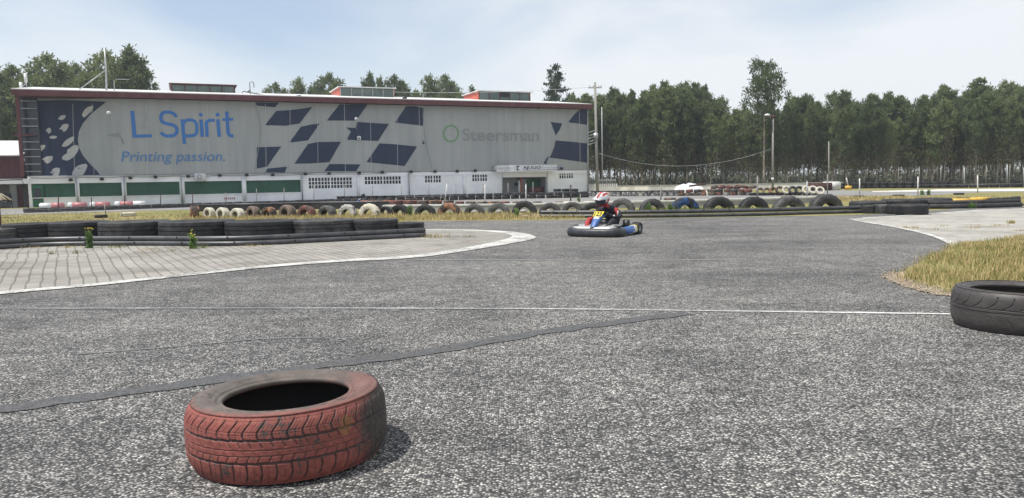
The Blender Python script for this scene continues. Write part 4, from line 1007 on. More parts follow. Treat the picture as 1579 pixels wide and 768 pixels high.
# thickness backing
mb.add([(p[0], p[1]+.012, p[2]) for p in grid], [(i*nb_+j+1, (i+1)*nb_+j+1, (i+1)*nb_+j, i*nb_+j) for i in range(len(us)-1) for j in range(vsn)], 0, True)
def clip_poly(poly, f):
    out = []
    for i in range(len(poly)):
        a, b = poly[i], poly[(i+1) % len(poly)]; fa, fb_ = f(a), f(b)
        if fa >= 0: out.append(a)
        if (fa >= 0) != (fb_ >= 0): t = fa/(fa-fb_); out.append((a[0]+(b[0]-a[0])*t, a[1]+(b[1]-a[1])*t))
    return out
def bshape(poly_uv, mi, lift):
    """polygon draped on the banner, cut into narrow columns so that it follows the waves"""
    from mathutils.geometry import tessellate_polygon
    poly_uv = clip_poly(clip_poly(poly_uv, lambda p: zt_-.01-p[1]), lambda p: p[1]-zb_-.01)
    if len(poly_uv) < 3: return
    tris = tessellate_polygon([[Vector((p[0], p[1], 0)) for p in poly_uv]])
    for t in tris:
        tri = [poly_uv[i] for i in t]; a = min(p[0] for p in tri); b = max(p[0] for p in tri)
        k = max(1, int((b-a)/.3))
        for i in range(k):
            c0_, c1_ = a+(b-a)*i/k, a+(b-a)*(i+1)/k
            q = clip_poly(clip_poly(tri, lambda p: p[0]-c0_), lambda p: c1_-p[0])
            if len(q) >= 3:
                ar = sum(q[j][0]*q[(j+1) % len(q)][1]-q[(j+1) % len(q)][0]*q[j][1] for j in range(len(q)))
                if abs(ar) < 1e-7: continue
                if ar < 0: q = q[::-1]
                mb.add([BP(p[0], p[1], lift) for p in q], [tuple(range(len(q)))], mi)
def bpoly(px, mi=1, lift=.010, sm=0):
    uv = [bpx(*p) for p in px]
    if sm:
        for _ in range(sm):
            q = []
            for a, b in zip(uv, uv[1:]+uv[:1]): q += [(a[0]*.75+b[0]*.25, a[1]*.75+b[1]*.25), (a[0]*.25+b[0]*.75, a[1]*.25+b[1]*.75)]
            uv = q
    bshape(uv, mi, lift)
def bstroke(px, wpx, mi=3, lift=.018):
    uv = [bpx(*p) for p in px]; w = wpx/PXM(FW(*fac(px[0][0], px[0][1])))
    Lf, Rt = [], []
    for i, p in enumerate(uv):
        a = uv[max(i-1, 0)]; b = uv[min(i+1, len(uv)-1)]; d = (b[0]-a[0], b[1]-a[1]); l = sqrt(d[0]**2+d[1]**2) or 1
        nx_, ny = -d[1]/l*w/2, d[0]/l*w/2
        Lf.append((p[0]+nx_, p[1]+ny)); Rt.append((p[0]-nx_, p[1]-ny))
    for i in range(len(uv)-1): bshape([Lf[i], Lf[i+1], Rt[i+1], Rt[i]], mi, lift)
def arc(cx, cy, rx, ry, a0, a1, n=14): return [(cx+rx*cos(radians(a0+(a1-a0)*i/n)), cy-ry*sin(radians(a0+(a1-a0)*i/n))) for i in range(n+1)]
# navy left end with the big grey disc edge
bpoly([(44, 156), (100, 154), (164, 157), (150, 168), (138, 178), (128, 190), (121.5, 203), (120, 216), (122, 228), (128, 240), (138, 252), (150, 264), (158, 275), (44, 275)], 1, .008)
petals = [[(90, 182), (94, 178), (101, 177), (101, 181), (97, 185), (90, 184.5)], [(90, 200), (94, 196), (97, 191), (107, 191), (103, 201), (97, 204), (96, 199)],
 [(71, 203), (72, 199), (76, 196.5), (79, 199), (79, 204), (74, 207), (74, 203)], [(75, 212), (80, 209), (89, 210), (86, 214), (79, 214)], [(49, 219), (52, 213), (57, 212.5), (58, 217), (53, 221)],
 [(56, 233), (61, 225), (67, 223), (71, 225), (66, 232), (60, 235)], [(94, 226.5), (100, 217), (110, 211), (115, 210), (113, 218), (104, 226)],
 [(95, 245), (97, 240), (104, 236), (103, 231), (108, 228), (111, 225), (120, 223), (122, 230), (115, 241), (105, 248), (99, 247)],
 [(64, 246), (72, 241), (82, 240), (81, 247), (74, 253), (69, 250), (68, 247)], [(76, 266), (81, 264), (80, 261), (86, 258.5), (93, 259), (91, 270), (86, 274), (79, 273), (83, 268)], [(49, 259), (55, 259), (54, 267), (49, 268)],
 [(110, 273), (113, 261), (122, 254), (136, 252), (132, 264), (125, 274)], [(128, 173), (131, 168), (137, 164), (145, 163), (142, 171), (136, 176), (130, 182), (126, 178)]]
for p in petals: bpoly(p, 2, .013, 1)
# triangular tear
bpoly([(163, 208.5), (184, 204), (184, 212)], 7, .013)
# chequers
bpoly([(393.5, 158), (430, 158.5), (424, 165.5), (396, 163)])
bpoly([(408.5, 193), (426, 171), (445, 170), (462, 168), (481.5, 165), (462, 190.5), (440, 194)])
bpoly([(446, 220), (464, 195.5), (480, 192), (493, 190.5), (475, 216.5)])
bpoly([(504, 186), (513, 174), (524, 161), (567, 161), (549, 186)])
bpoly([(533.5, 196.5), (549, 197.5), (551, 188), (580, 190), (600, 191), (583, 217.5), (535, 215.5), (541, 203)])
bpoly([(609, 189), (626, 164), (640, 164), (653.5, 167), (652, 194)])
bpoly([(396, 227), (434, 226), (428, 234), (412, 257), (396, 260)])
bpoly([(454, 252.5), (475, 222), (490, 219), (526, 218.5), (508, 250), (480, 252)])
bpoly([(565, 250), (585, 221), (610, 222.5), (643, 226), (624, 256)])
bpoly([(408, 266), (412, 260), (443, 257), (439, 266)])
bpoly([(500, 264), (508, 253), (530, 253), (556, 253.5), (549, 264)])
bpoly([(652, 216), (655, 222), (651, 222)]); 
bpoly([(822, 163), (835, 163), (830, 169)])
bpoly([(849, 188), (867, 190.5), (863, 200), (857, 209), (853, 198)])
bpoly([(905, 167), (895, 168), (885, 177), (877, 187), (878, 189), (905, 192.5)])
bpoly([(857, 216.5), (880, 218.5), (905, 221), (905, 251), (870, 246), (847, 243), (853, 230)])
bpoly([(838, 252), (842, 245), (846.5, 240), (842, 253)])
# disc edges (printed contour lines) and welded seams
bstroke([(393, 160), (399, 176), (402, 200), (400, 220), (395, 250), (392, 268)], .9, 7)
bstroke([(652, 167), (653, 190), (656, 220), (662, 245), (666, 260)], .8, 7)
bstroke([(857, 209), (855, 225), (850, 238), (842, 250)], .8, 7)
for x in (112, 142, 225, 268, 319, 409, 447, 489, 531, 571, 612, 646, 713, 780, 845, 893): 
    xb = x+ (3 if x < 400 else 1.5); bstroke([(x, 160), ((x+xb)/2, 215), (xb, 270 if x < 700 else 262)], 1.0 if x in (713, 780, 225, 319) else .6, 6, .016)
# L Spirit
bstroke([(204, 171), (207.5, 211.5)], 5.4); bstroke([(205, 210), (234, 209.5)], 4.6)
bstroke(arc(259, 181.5, 12.5, 8.5, 5, 90, 8)+arc(255, 182, 7, 9, 90, 190, 10)+[(250, 188), (256, 190.5), (264, 192)]+arc(264, 201, 9, 8.5, 80, -90, 12)+arc(259, 201, 11, 8.8, -90, -160, 8), 4.8)
bstroke([(281, 184), (284.5, 222)], 5); bstroke(arc(291, 194, 9, 9, 180, 90, 6)+arc(294, 194, 9.5, 9, 90, 0, 6)+arc(294, 203, 9.5, 6.5, 0, -90, 6)+[(284, 209.5)], 4.6)
bstroke([(310, 184.5), (312, 211)], 5); bpoly(arc(309.5, 177, 3, 3, 0, 350, 10), 3, .018)
bstroke([(319.5, 211), (318.5, 194)]+arc(324, 192, 6, 6.5, 180, 90, 6)+[(331, 185.5)], 4.6)
bstroke([(336, 184), (338, 211)], 5); bpoly(arc(335.5, 177, 3, 3, 0, 350, 10), 3, .018)
bstroke([(349.5, 172), (351.5, 202)]+arc(357, 203, 5.5, 6.5, 180, 270, 6)+[(360, 209.5)], 4.8); bstroke([(343, 184.5), (359.5, 184)], 4)
bstroke(arc(221, 180, 6, 5, 150, 0, 8)+[(226, 186), (214, 197), (228, 197)], 1.8, 9)
# printed texts
def btext(txt, x0, y0, x1, cap_px, mi, **kw):
    (u0, v0), (u1, v1) = bpx(x0, y0), bpx(x1, y0); ppm = PXM(FW(u0, v0)); vs_, fs_ = text_mb(txt, u1-u0, cap_px/ppm, **kw)
    for f in fs_: mb.add([BP(u0+vs_[i][0], v0+vs_[i][1], .034) for i in f], [tuple(range(len(f)))], mi)
btext('Printing passion.', 187, 249, 347, 16.5, 4, shear=.2)
bstroke(arc(695.3, 206, 11.2, 12.2, 0, 363, 36), 2.7, 8)
btext('Steersman', 713, 216.5, 831, 19, 5, bold=.004)
bo = mb.build('banner_sheet', [M_BAN, M_NAVY, M_LEAFW, M_BBLUE, M_BBLUE2, M_BFADE, M_SEAM, M_BFADE, M_BGREEN, M_BFAINT], bn)
# lamps on arms in front of the banner
def arm_lamp(name, lamp, foot, label, r=.13):
    p = FW(*fac(lamp[0], lamp[1], .9), .9); q = FW(*fac(foot[0], foot[1], .1), .1)
    e = empty(name, (0, 0, 0)); tag(e, label, 'lamp')
    MB().tube([q, q.lerp(p, .5)+Vector((0, 0, .03)), p], .022, 6).build('lamp_arm', M_STEEL, e)
    mb = MB(); M_ = Matrix.Translation(p) @ Matrix.Rotation(.4, 4, 'X'); mb.lathe([(.001, .14), (r*.6, .11), (r, .0), (r*.95, -.05), (r*.5, -.07), (.001, -.07)], 16, 0, M_); mb.build('lamp_head', M_STEEL, e)
arm_lamp('banner_lamp', (168, 175), (191, 222), 'grey lamp on a long arm in front of the pale left disc of the banner', .15)
arm_lamp('banner_lamp', (549.5, 184), (549, 200), 'white lamp in front of the middle chequer of the banner', .13)
p = FW(*fac(553.5, 213, .15), .15)
e = empty('camera_box', p, FROT); tag(e, 'small white box fixed to the navy chequer below the lamp', 'box')
MB().box((0, 0, 0), (.22, .18, .26), 0, None, .02).build('housing', M_WPL, e); MB().box((.0, -.10, -.03), (.1, .04, .1), 0, None, .01).build('lens', M_DARK, e)

# ------------------------------------------------------------------ annex on the left of the hall
ax = empty('annex_shed', FP0, FROT); tag(ax, 'dark red metal clad shed with white corrugated roof left of the hall', 'building')
azt, azb = fz(20, 240, -.5), fz(20, 277, -.5); u1_ = fx(37.5, 255, -.5)-.05
MB().box((u1_/2-6, 4.5, (azt+azb)/2), (12+u1_, 8, azt-azb)).build('shed_wall', M_CLAD, ax)
zr = fz(20, 229, -2.5)
mb = MB(); mb.add([(-12, .1, azt+.02), (u1_+.05, .1, azt+.02), (u1_+.05, 5, azt+1.05), (-12, 5, azt+1.05), (-12, .1, azt-.04), (u1_+.05, .1, azt-.04), (u1_+.05, 5, azt+.9), (-12, 5, azt+.9)],
                  [(0, 1, 2, 3), (4, 7, 6, 5), (0, 4, 5, 1), (1, 5, 6, 2), (0, 3, 7, 4), (3, 2, 6, 7)]); mb.build('shed_roof', M_ROOF, ax)
mb = MB(); mb.box((-5.9, .1, 1.42), (12.0, .5, .26)); mb.build('beam', M_WHITE, ax)
mb = MB(); mb.box((-6.2, 2.2, .65), (12, .1, 1.29)); mb.build('back_wall', M_GREYW, ax)
ud0, ud1 = fx(29.5, 310, -1), fx(39.5, 310, -1)
MB().box(((ud0+ud1)/2-.1, 1.0, .60), (ud1-ud0, .06, 1.15)).build('door', M_REDM, ax)
MB().box((fx(22, 310, -.8), .8, .64), (.32, .2, 1.27)).build('pillar', M_GREYW, ax)
MB().tube([(fx(34.5, 238), -.0, azt-.25), (fx(34.5, 238), -.1, azt-.25)], .12, 12).build('wall_lamp', M_STEEL, ax)
MB().tube([(-.14, -.3, 1.1), (-.14, -.5, 1.5), (-3, -.3, 1.45)], .03, 6).build('cable', M_BLK, ax)
# plastic chair under the annex
ch = empty('plastic_chair', FW(fx(12, 322, .1), 0, .1), .6); tag(ch, 'dark plastic armchair in the shade under the annex', 'chair')
MB().box((0, 0, .34), (.42, .40, .04), 0, None, .01).build('seat', M_BLK, ch); MB().box((0, .2, .56), (.42, .04, .42), 0, None, .015).build('backrest', M_BLK, ch)
for sx_ in (-1, 1):
    for sy_ in (-1, 1): MB().tube([(sx_*.19, sy_*.17, .33), (sx_*.22, sy_*.2, 0)], .018, 6).build('leg', M_BLK, ch)
    MB().tube([(sx_*.22, .2, .5), (sx_*.23, -.15, .5), (sx_*.21, -.2, .34)], .016, 6).build('armrest', M_BLK, ch)
# plastic kart barriers by the wall
for i, (x0, x1, col) in enumerate([(63, 81, 0), (80.5, 98, 1), (106, 114, 0), (112, 132.5, 1), (140, 149, 0), (148, 168.5, 1), (178, 187, 0), (185, 206.5, 1), (206, 224, 0)]):
    yb = np.interp((x0+x1)/2, [63, 224], [323.2, 319.2]); q = G((x0+x1)/2, yb); q2 = q+Vector((.0, 1.2, 0)); w = (x1-x0)/PXM(q2)
    q2.x = A((x0+x1)/2, yb, q2.y).x; h = HT((x0+x1)/2, np.interp(x0, [63, 224], [313, 309.5]), q2)
    mb = MB(); mb.box((0, 0, h/2), (w, .35, h), 0, None, .04)
    o = mb.build('plastic_barrier', M_PKR if col else M_WPL, None, q2, (0, 0, .3))
    tag(o, ('faded red' if col else 'white')+' plastic barrier block before the green screens, '+['far left white', 'leftmost red', 'second white', 'second red', 'third white', 'third red', 'fourth white', 'fourth red', 'rightmost white'][i]+' one', 'barrier', 'plastic barrier blocks along the wall')

# ------------------------------------------------------------------ straw parasol and sign post at the left edge
pr = empty('straw_parasol', G(-4, 336)); tag(pr, 'straw thatched parasol cut off at the left edge before the annex', 'parasol')
b0 = G(-4, 336); h_ = HT(-4, 297, b0)
MB().tube([(0, 0, 0), (0, 0, h_)], .03, 8).build('pole', M_BROWN, pr)
M_STRAW = dirty('straw', (.20, .17, .12), (.50, .45, .36), 40, .95, .1, stretch=(1, 1, 1), bmp=.6)
mb = MB(); nS = 60
for i in range(nS):
    a = 2*pi*i/nS; rr = .46*rnd.uniform(.9, 1.08)
    mb.add([(0, 0, h_+.04), (.22*cos(a-.09), .22*sin(a-.09), h_-.06), (rr*cos(a-.05), rr*sin(a-.05), h_-.26+rnd.uniform(-.03, .03)), (rr*cos(a+.06), rr*sin(a+.06), h_-.27+rnd.uniform(-.03, .03)), (.22*cos(a+.09), .22*sin(a+.09), h_-.055)], [(0, 1, 2, 3, 4)])
mb.build('thatch', M_STRAW, pr)
sp_ = empty('sign_post', G(-.5, 372)); tag(sp_, 'dark brown post with a small red box on top at the left photo edge', 'post')
q = G(-.5, 372); hh = HT(0, 267, q)
MB().box((0, 0, hh/2-.08), (.07, .07, hh-.16)).build('pole', M_BROWN, sp_); MB().box((0, 0, hh-.08), (.13, .11, .15), 0, None, .01).build('red_box', M_PKR, sp_)

# ------------------------------------------------------------------ white boundary wall, picket fence, heap, poles
wl = empty('boundary_wall'); tag(wl, 'long low dirty white wall in front of the eucalyptus forest', 'wall')
wpt = [G(x, y) for x, y in [(906, 295.6), (1000, 295), (1150, 292.6), (1300, 290.2)]]
hwall = HT(1000, 286.5, wpt[1])
strip_wall(wpt, .15, 0, hwall).build('wall_face', M_WHITE2, wl); strip_wall([p+Vector((0, -.03, 0)) for p in wpt], .21, hwall+.002, hwall+.05).build('coping', M_CONC, wl)
pk = empty('picket_fence'); tag(pk, 'short white picket fence between the building corner and the boundary wall', 'fence')
q0, q1 = G(906, 298), G(951, 298); mb = MB(); n_ = 16
for i in range(n_):
    p = q0.lerp(q1, i/(n_-1)); hp = .62; mb.box((p.x, p.y, hp/2), (.10, .03, hp)); mb.add([(p.x-.05, p.y-.015, hp), (p.x+.05, p.y-.015, hp), (p.x, p.y, hp+.06)], [(0, 1, 2)])
mb.build('pickets', M_WPOST, pk); MB().box(((q0.x+q1.x)/2, q0.y+.04, .45), (q1.x-q0.x, .03, .06)).build('rail', M_WPOST, pk)
mf = empty('mesh_fence'); tag(mf, 'rusty thin bar fence panel above the white pickets', 'fence')
mb = MB(); q0b, q1b = q0+Vector((0, .6, 0)), q1+Vector((0, .6, 0))
for i in range(24): p = q0b.lerp(q1b, i/23); mb.tube([(p.x, p.y, .5), (p.x, p.y, .98)], .010, 5)
mb.build('bars', M_STEEL, mf); MB().tube([q0b+Vector((0, 0, .9)), q1b+Vector((0, 0, .9))], .014, 5).build('top_bar', M_STEEL, mf)
# white covered heap
q = G(1062, 301); q.y += 1.2; q.x = A(1062, 300, q.y).x; s = 25/PXM(q); zt2 = HT(1062, 283, q)
bm = bmesh.new(); bmesh.ops.create_icosphere(bm, subdivisions=4, radius=1)
for v in bm.verts:
    c = v.co; k = 1+.06*sin(c.x*9+c.y*4)+.04*sin(c.x*17+1); v.co = Vector((c.x*s*k, c.y*s*.7*k, max(c.z, -.0)*zt2*k))
me = bpy.data.meshes.new('covered_heap'); bm.to_mesh(me); bm.free(); me.materials.append(M_WPL); me.polygons.foreach_set('use_smooth', [True]*len(me.polygons))
o = bpy.data.objects.new('covered_heap', me); link(o); o.location = (q.x, q.y, 0); tag(o, 'rounded heap under white plastic sheeting behind the weathered tyre stack', 'heap')
tag(MB().tube([G(1065, 301)+Vector((0, .3, .5)), G(1089, 301)+Vector((0, .1, .62))], .05, 8).build('dark_board', M_BROWN), 'dark board lying slanted right of the white covered heap', 'board')
# bins right of the leaning tyres
q = G(1282, 293.5); tag(MB().box((0, 0, .28), (1.0, .6, .56), 0, Matrix.Translation(q), .05).build('white_tank', M_WPOST), 'pale grey white tank right of the leaning tyres at the end of the wall', 'tank')
q = G(1264, 294); MB_ = MB().box((0, 0, .25), (1.4, .5, .5), 0, Matrix.Translation(q), .03); tag(MB_.build('dark_crate', M_BROWN), 'dark crate with pale boards behind the bright white leaning tyre', 'crate')
q = G(1308, 292.5); e = empty('old_boat_frame', q); tag(e, 'small yellow striped block with a white stick behind the grass tongue', 'block')
MB().box((0, 0, .13), (.36, .3, .26), 0, None, .02).build('block', M_YEL, e); MB().tube([(-.0, 0, .2), (-.14, 0, .78)], .03, 6).build('stick', M_WPOST, e)
def pole(x, yb, yt, x2, label, r, name='utility_pole', d=None, material=None):
    b = G(x, yb) if d is None else Vector((A(x, yb, d).x, d, 0)); t = A(x2, yt, b.y); e = empty(name, b); tag(e, label, 'pole')
    MB().tube([(0, 0, 0), t-b], [r, r*.72], 10).build('pole_shaft', material or M_WOOD, e); return e, b, t
e, b1, t1 = pole(921.5, 299, 127, 917.5, 'tall grey concrete utility pole with insulators beside the right corner of the hall', .105, d=52)
mb = MB(); mb.box((t1.x-b1.x, 0, t1.z-.35), (.9, .08, .08)); mb.build('crossarm', M_STEEL, e)
mb = MB()
for i in (-.38, -.1, .25, .4): mb.tube([(t1.x-b1.x+i, 0, t1.z-.3), (t1.x-b1.x+i, 0, t1.z-.1)], .03, 8)
mb.build('insulators', M_WPL, e)
mb = MB(); z = HT(918, 207, b1)
for i in range(5): mb.tube([(-.05, 0, z+.28-i*.2), (-.62+.1*(i % 2), -.1, z+.10-i*.2)], .022, 5); 
mb.box((-.1, -.12, z-.1), (.3, .16, .35), 0, None, .02); mb.build('cable_brackets', M_STEEL, e)
e2, b2, t2 = pole(1191.5, 292, 180, 1192, 'slim grey lamp pole with brown head against the forest', .075, 'lamp_pole', 50)
MB().box((t2.x-b2.x, 0, t2.z), (.30, .14, .22), 0, None, .02).build('brown_head', M_BROWN, e2)
MB().tube([(t2.x-b2.x-.1, 0, t2.z-.1), (t2.x-b2.x-.32, -.1, t2.z+.1)], .02, 5).build('lamp_arm', M_STEEL, e2)
mb = MB(); M_ = Matrix.Translation((t2.x-b2.x-.40, -.1, t2.z+.12)); mb.lathe([(.001, .08), (.12, .05), (.2, -.02), (.12, -.07), (.001, -.07)], 14, 0, M_); mb.build('lamp_head', M_WPL, e2)
MB().box((-.05, -.1, HT(1190, 276, b2)), (.16, .1, .16), 0, None, .02).build('white_box', M_WPL, e2)
pole(1278, 292, 218, 1278, 'thin weathered pole standing before the forest right of the lamp pole', .055, 'thin_pole', 56, M_WOOD)
pole(929, 298, 165, 928, 'thin second pole right of the concrete utility pole', .035, 'thin_pole', 54, M_STEEL)
# cables
def cable(p, q, sag, label, r=.009, n=24):
    pts = [p.lerp(q, i/n)+Vector((0, 0, -sag*4*(i/n)*(1-i/n))) for i in range(n+1)]
    tag(MB().tube(pts, r, 5).build('overhead_cable', M_STEEL), label, 'cable')
cable(A(922, 236, 52), A(1191, 229, 50), 1.0, 'sagging pale cable from the utility pole to the lamp pole')
cable(Vector((t1.x, t1.y, t1.z-.3)), A(560, 140, 62), .25, 'overhead wire running from the utility pole over the hall roof', .012)
# fence posts at the far right
for i, x in enumerate((1487, 1553, 1579, 1620)):
    post(x, 289, 253 if i == 1 else 258, M_STEEL, 'thin grey fence post before the forest at the far right, '+['leftmost', 'taller second', 'third, at the photo edge', 'fourth'][i], 'fence posts before the forest at the right', None, .035)

cf_ = empty('chain_link_fence'); tag(cf_, 'thin chain link fence before the forest at the far right', 'fence')
fa, fbb = G(1385, 289.5), G(1640, 287.5); hf = HT(1500, 255, G(1500, 288.5))
for j, z in enumerate(np.linspace(.15, hf, 9)): MB().tube([fa+Vector((0, 0, z)), fbb+Vector((0, 0, z))], .005, 4).build('wire', M_BROWN, cf_)
for i in range(44):
    p = fa.lerp(fbb, i/43); MB().tube([p+Vector((0, 0, .05)), p+Vector((0, 0, hf))], .005 if i % 6 else .025, 4).build('wire' if i % 6 else 'fence_post', M_WOOD, cf_)
# ------------------------------------------------------------------ trees
def leaf_mat(name, a, b, c):
    M = mat(name, rough=.65, spec=.25); g = N(M, 'ShaderNodeNewGeometry'); oi = N(M, 'ShaderNodeObjectInfo')
    v = coords(M, 'Object'); n = noise(M, v, .9, 3)
    s = math_(M, 'ADD', math_(M, 'MULTIPLY', n, .6), math_(M, 'MULTIPLY', g.outputs['Random Per Island'], .4))
    s = math_(M, 'ADD', s, math_(M, 'MULTIPLY', math_(M, 'SUBTRACT', oi.outputs['Random'], .5), .46))
    setc(M, ramp(M, s, [(.25, a), (.5, b), (.78, c)]))
    tr = N(M, 'ShaderNodeBsdfTranslucent'); mx = N(M, 'ShaderNodeMixShader'); mx.inputs[0].default_value = .22
    tr.inputs[0].default_value = (*[q*1.4 for q in c], 1)
    out = M.node_tree.nodes['Material Output']; LK(M, BS(M).outputs[0], mx.inputs[1]); LK(M, tr.outputs[0], mx.inputs[2]); LK(M, mx.outputs[0], out.inputs[0]); return M
M_EUC = leaf_mat('eucalyptus_leaves', (.034, .056, .022), (.088, .124, .045), (.20, .235, .098))
M_EUCB = leaf_mat('brownish_leaves', (.06, .045, .025), (.11, .085, .045), (.18, .14, .08))
M_PINE = leaf_mat('pine_needles', (.016, .032, .016), (.035, .062, .028), (.07, .10, .045))
M_BARK = dirty('eucalyptus_bark', (.17, .145, .115), (.46, .41, .34), 1.6, .85, .2, .35, .7, stretch=(3, 3, .5))
M_BARKD = dirty('dark_bark', (.05, .04, .03), (.11, .085, .06), 3, .9, .2)
def quads_mesh(name, C_, S_, seed, mats, mi=None):
    rs = np.random.RandomState(seed); n = len(C_)
    a = rs.normal(size=(n, 3)); a /= np.linalg.norm(a, axis=1)[:, None]; b = rs.normal(size=(n, 3)); b -= (b*a).sum(1)[:, None]*a; b /= np.linalg.norm(b, axis=1)[:, None]
    a[:, 2] *= 1.5; s = S_[:, None]
    V = np.stack([C_-a*s, C_-b*s*.45, C_+a*s, C_+b*s*.45], 1).reshape(-1, 3)
    me = bpy.data.meshes.new(name); me.vertices.add(len(V)); me.vertices.foreach_set('co', V.reshape(-1))
    me.loops.add(n*4); me.polygons.add(n); me.polygons.foreach_set('loop_start', np.arange(n)*4); me.loops.foreach_set('vertex_index', np.arange(n*4)); me.update(calc_edges=True)
    for q in mats: me.materials.append(q)
    if mi is not None: me.polygons.foreach_set('material_index', mi)
    return me
def make_tree(seed, H, cw, cb, kind='euc', nleaf=5200, brown=.12, lean=.0, dens=1.0):
    """returns (trunk mesh, crown mesh)"""
    rs = np.random.RandomState(seed); r_ = random.Random(seed)
    mb = MB(); ph = r_.uniform(0, 6); br = .075 if kind == 'euc' else .16
    axis = [Vector((lean*t*H+.10*sin(ph+t*5)*t, .10*cos(ph+t*4)*t, H*t*.97)) for t in np.linspace(0, 1, 9)]
    mb.tube(axis, [br*(1-t)**.7+.012 for t in np.linspace(0, 1, 9)], 7)
    def ax(t): i = min(7, int(t*8)); return axis[i].lerp(axis[i+1], t*8-i)
    clumps = []; ncl = int((34 if kind == 'euc' else 30)*dens)
    for i in range(ncl):
        t = cb+(1-cb)*((i+.5)/ncl)**.85; base = ax(min(.98, t-.05*r_.random()))
        prof = (sin(pi*min(1, (((t-cb)/(1-cb)))*.86+.12))**.65) if kind == 'euc' else (1-((t-cb)/(1-cb)))**.6*.95+.12
        rad = cw*.5*prof*r_.uniform(.35, 1.0); a = i*2.4+r_.uniform(-.4, .4)
        up = r_.uniform(.1, .5) if kind == 'euc' else r_.uniform(-.05, .18)
        tip = base+Vector((cos(a)*rad, sin(a)*rad, up*rad+.1))
        mb.tube([base, base.lerp(tip, .5)+Vector((0, 0, .05)), tip], [.028, .02, .008], 4)
        size = (.42 if kind == 'euc' else .55)*r_.uniform(.7, 1.25)*(cw/2.2)**.5*(.5+.5*prof)
        clumps.append((tip, size)); clumps.append((base.lerp(tip, .55)+Vector((r_.uniform(-.2, .2), r_.uniform(-.2, .2), r_.uniform(0, .3))), size*.75))
    # a few bare dead twigs low on the trunk
    for i in range(7):
        t = r_.uniform(.18, cb); p = ax(t); a = r_.uniform(0, 6); l = r_.uniform(.25, .6); mb.tube([p, p+Vector((cos(a)*l, sin(a)*l, r_.uniform(.0, .3)))], [.012, .004], 3)
    tw = sum(c[1]**2 for c in clumps); C_ = []; MI = []
    for c, s in clumps:
        k = max(6, int(nleaf*s*s/tw)); d = rs.normal(size=(k, 3))
        P = np.array(c)+d*s*.40*np.array([[1, 1, 1.15 if kind == 'euc' else .38]]); C_.append(P)
    C_ = np.concatenate(C_); n0 = len(C_); MI = np.zeros(n0, int)
    if kind == 'euc':   # thin brown fringe below the crown
        k = int(n0*brown); t = rs.uniform(cb*.55, cb+.15, k); P = np.array([list(ax(q)) for q in t])+rs.normal(size=(k, 3))*np.array([[cw*.20, cw*.20, .25]])
        C_ = np.concatenate([C_, P]); MI = np.concatenate([MI, np.ones(k, int)*(rs.uniform(size=k) < .6)])
    S_ = rs.uniform(.06, .125, len(C_))*(1 if kind == 'euc' else 1.2)
    crown = quads_mesh('crown', C_, S_, seed, [M_EUC if kind == 'euc' else M_PINE, M_EUCB], MI.astype(np.int32))
    tr = mb.build('trunk', M_BARK if kind == 'euc' else M_BARKD); me = tr.data; bpy.data.objects.remove(tr)
    return me, crown
protos = [make_tree(11+i, 10.0, w, cb, 'euc', 8600, .16, dens=1.25) for i, (w, cb) in enumerate([(2.6, .42), (2.0, .50), (3.2, .36), (2.3, .45), (1.8, .48), (2.8, .38), (2.3, .32)])]
def place_tree(p, H, ti, label, group, ws=1.0, name='eucalyptus_tree', rz=None, protoset=None):
    tm, cm = (protoset or protos)[ti]; e = empty(name, p, rz if rz is not None else rnd.uniform(0, 6)); s = H/10.0; e.scale = (s*ws, s*ws, s)
    tag(e, label, 'tree', group)
    a = bpy.data.objects.new('trunk', tm); link(a); a.parent = e; b = bpy.data.objects.new('crown', cm); link(b); b.parent = e; return e
# tree line profile: photograph x -> y of the tree tops
TX = [880, 905, 925, 955, 985, 1010, 1040, 1065, 1090, 1115, 1140, 1165, 1200, 1235, 1260, 1290, 1330, 1370, 1400, 1440, 1480, 1520, 1560, 1579, 1640]
TY = [140, 130, 140, 135, 142, 128, 118, 130, 140, 152, 160, 165, 160, 138, 152, 146, 150, 147, 150, 130, 132, 122, 124, 112, 110]
LMK = [(0, 'the hall corner'), (925, 'the utility pole'), (1062, 'the white heap'), (1192, 'the lamp pole'), (1278, 'the thin pole'), (1415, 'the dark footed post'), (1507, 'the last near post')]
def rowline(d0, d1, x0, x1, step, jitter, frac, group, words, d_at=None):
    x = x0; i = 0
    while x < x1:
        d = (d0+(d1-d0)*(x-x0)/(x1-x0))+rnd.uniform(-jitter, jitter)
        yt = np.interp(x, TX, TY)+rnd.uniform(-11, 17); b = Vector((A(x, 280, d).x, d, 0)); H = HT(x, yt, b)*frac*rnd.uniform(.93, 1.03)
        lmk = max([q for q in LMK if q[0] <= x or q[0] == 0], key=lambda q: q[0])[1]
        place_tree(b, H, rnd.randrange(len(protos)), ol(words+', {} right of '+lmk), group, rnd.uniform(.85, 1.2)*1.0)
        x += step*rnd.uniform(.7, 1.3); i += 1
rowline(66, 60, 900, 1660, 17, 1.2, .90, 'eucalyptus trees in the front row of the forest', 'slender front row eucalyptus with bare trunk')
rowline(71, 65, 892, 1670, 17, 1.6, 1.0, 'eucalyptus trees in the second row of the forest', 'dense green second row eucalyptus')
rowline(77, 71, 885, 1680, 18, 2, 1.0, 'eucalyptus trees in the third row of the forest', 'third row eucalyptus with its top against the sky')
rowline(86, 80, 880, 1690, 22, 3, .93, 'eucalyptus trees deep in the forest', 'eucalyptus deep in the forest')
# the tall loose one
big_euc = [make_tree(77, 10.0, 4.2, .52, 'euc', 6200, .03, dens=.85)]
b = Vector((A(1178, 280, 62).x, 62, 0)); place_tree(b, HT(1184, 90, b), 0, 'tallest eucalyptus with an open airy crown rising above the forest edge', None, .95, protoset=big_euc, rz=1.0)
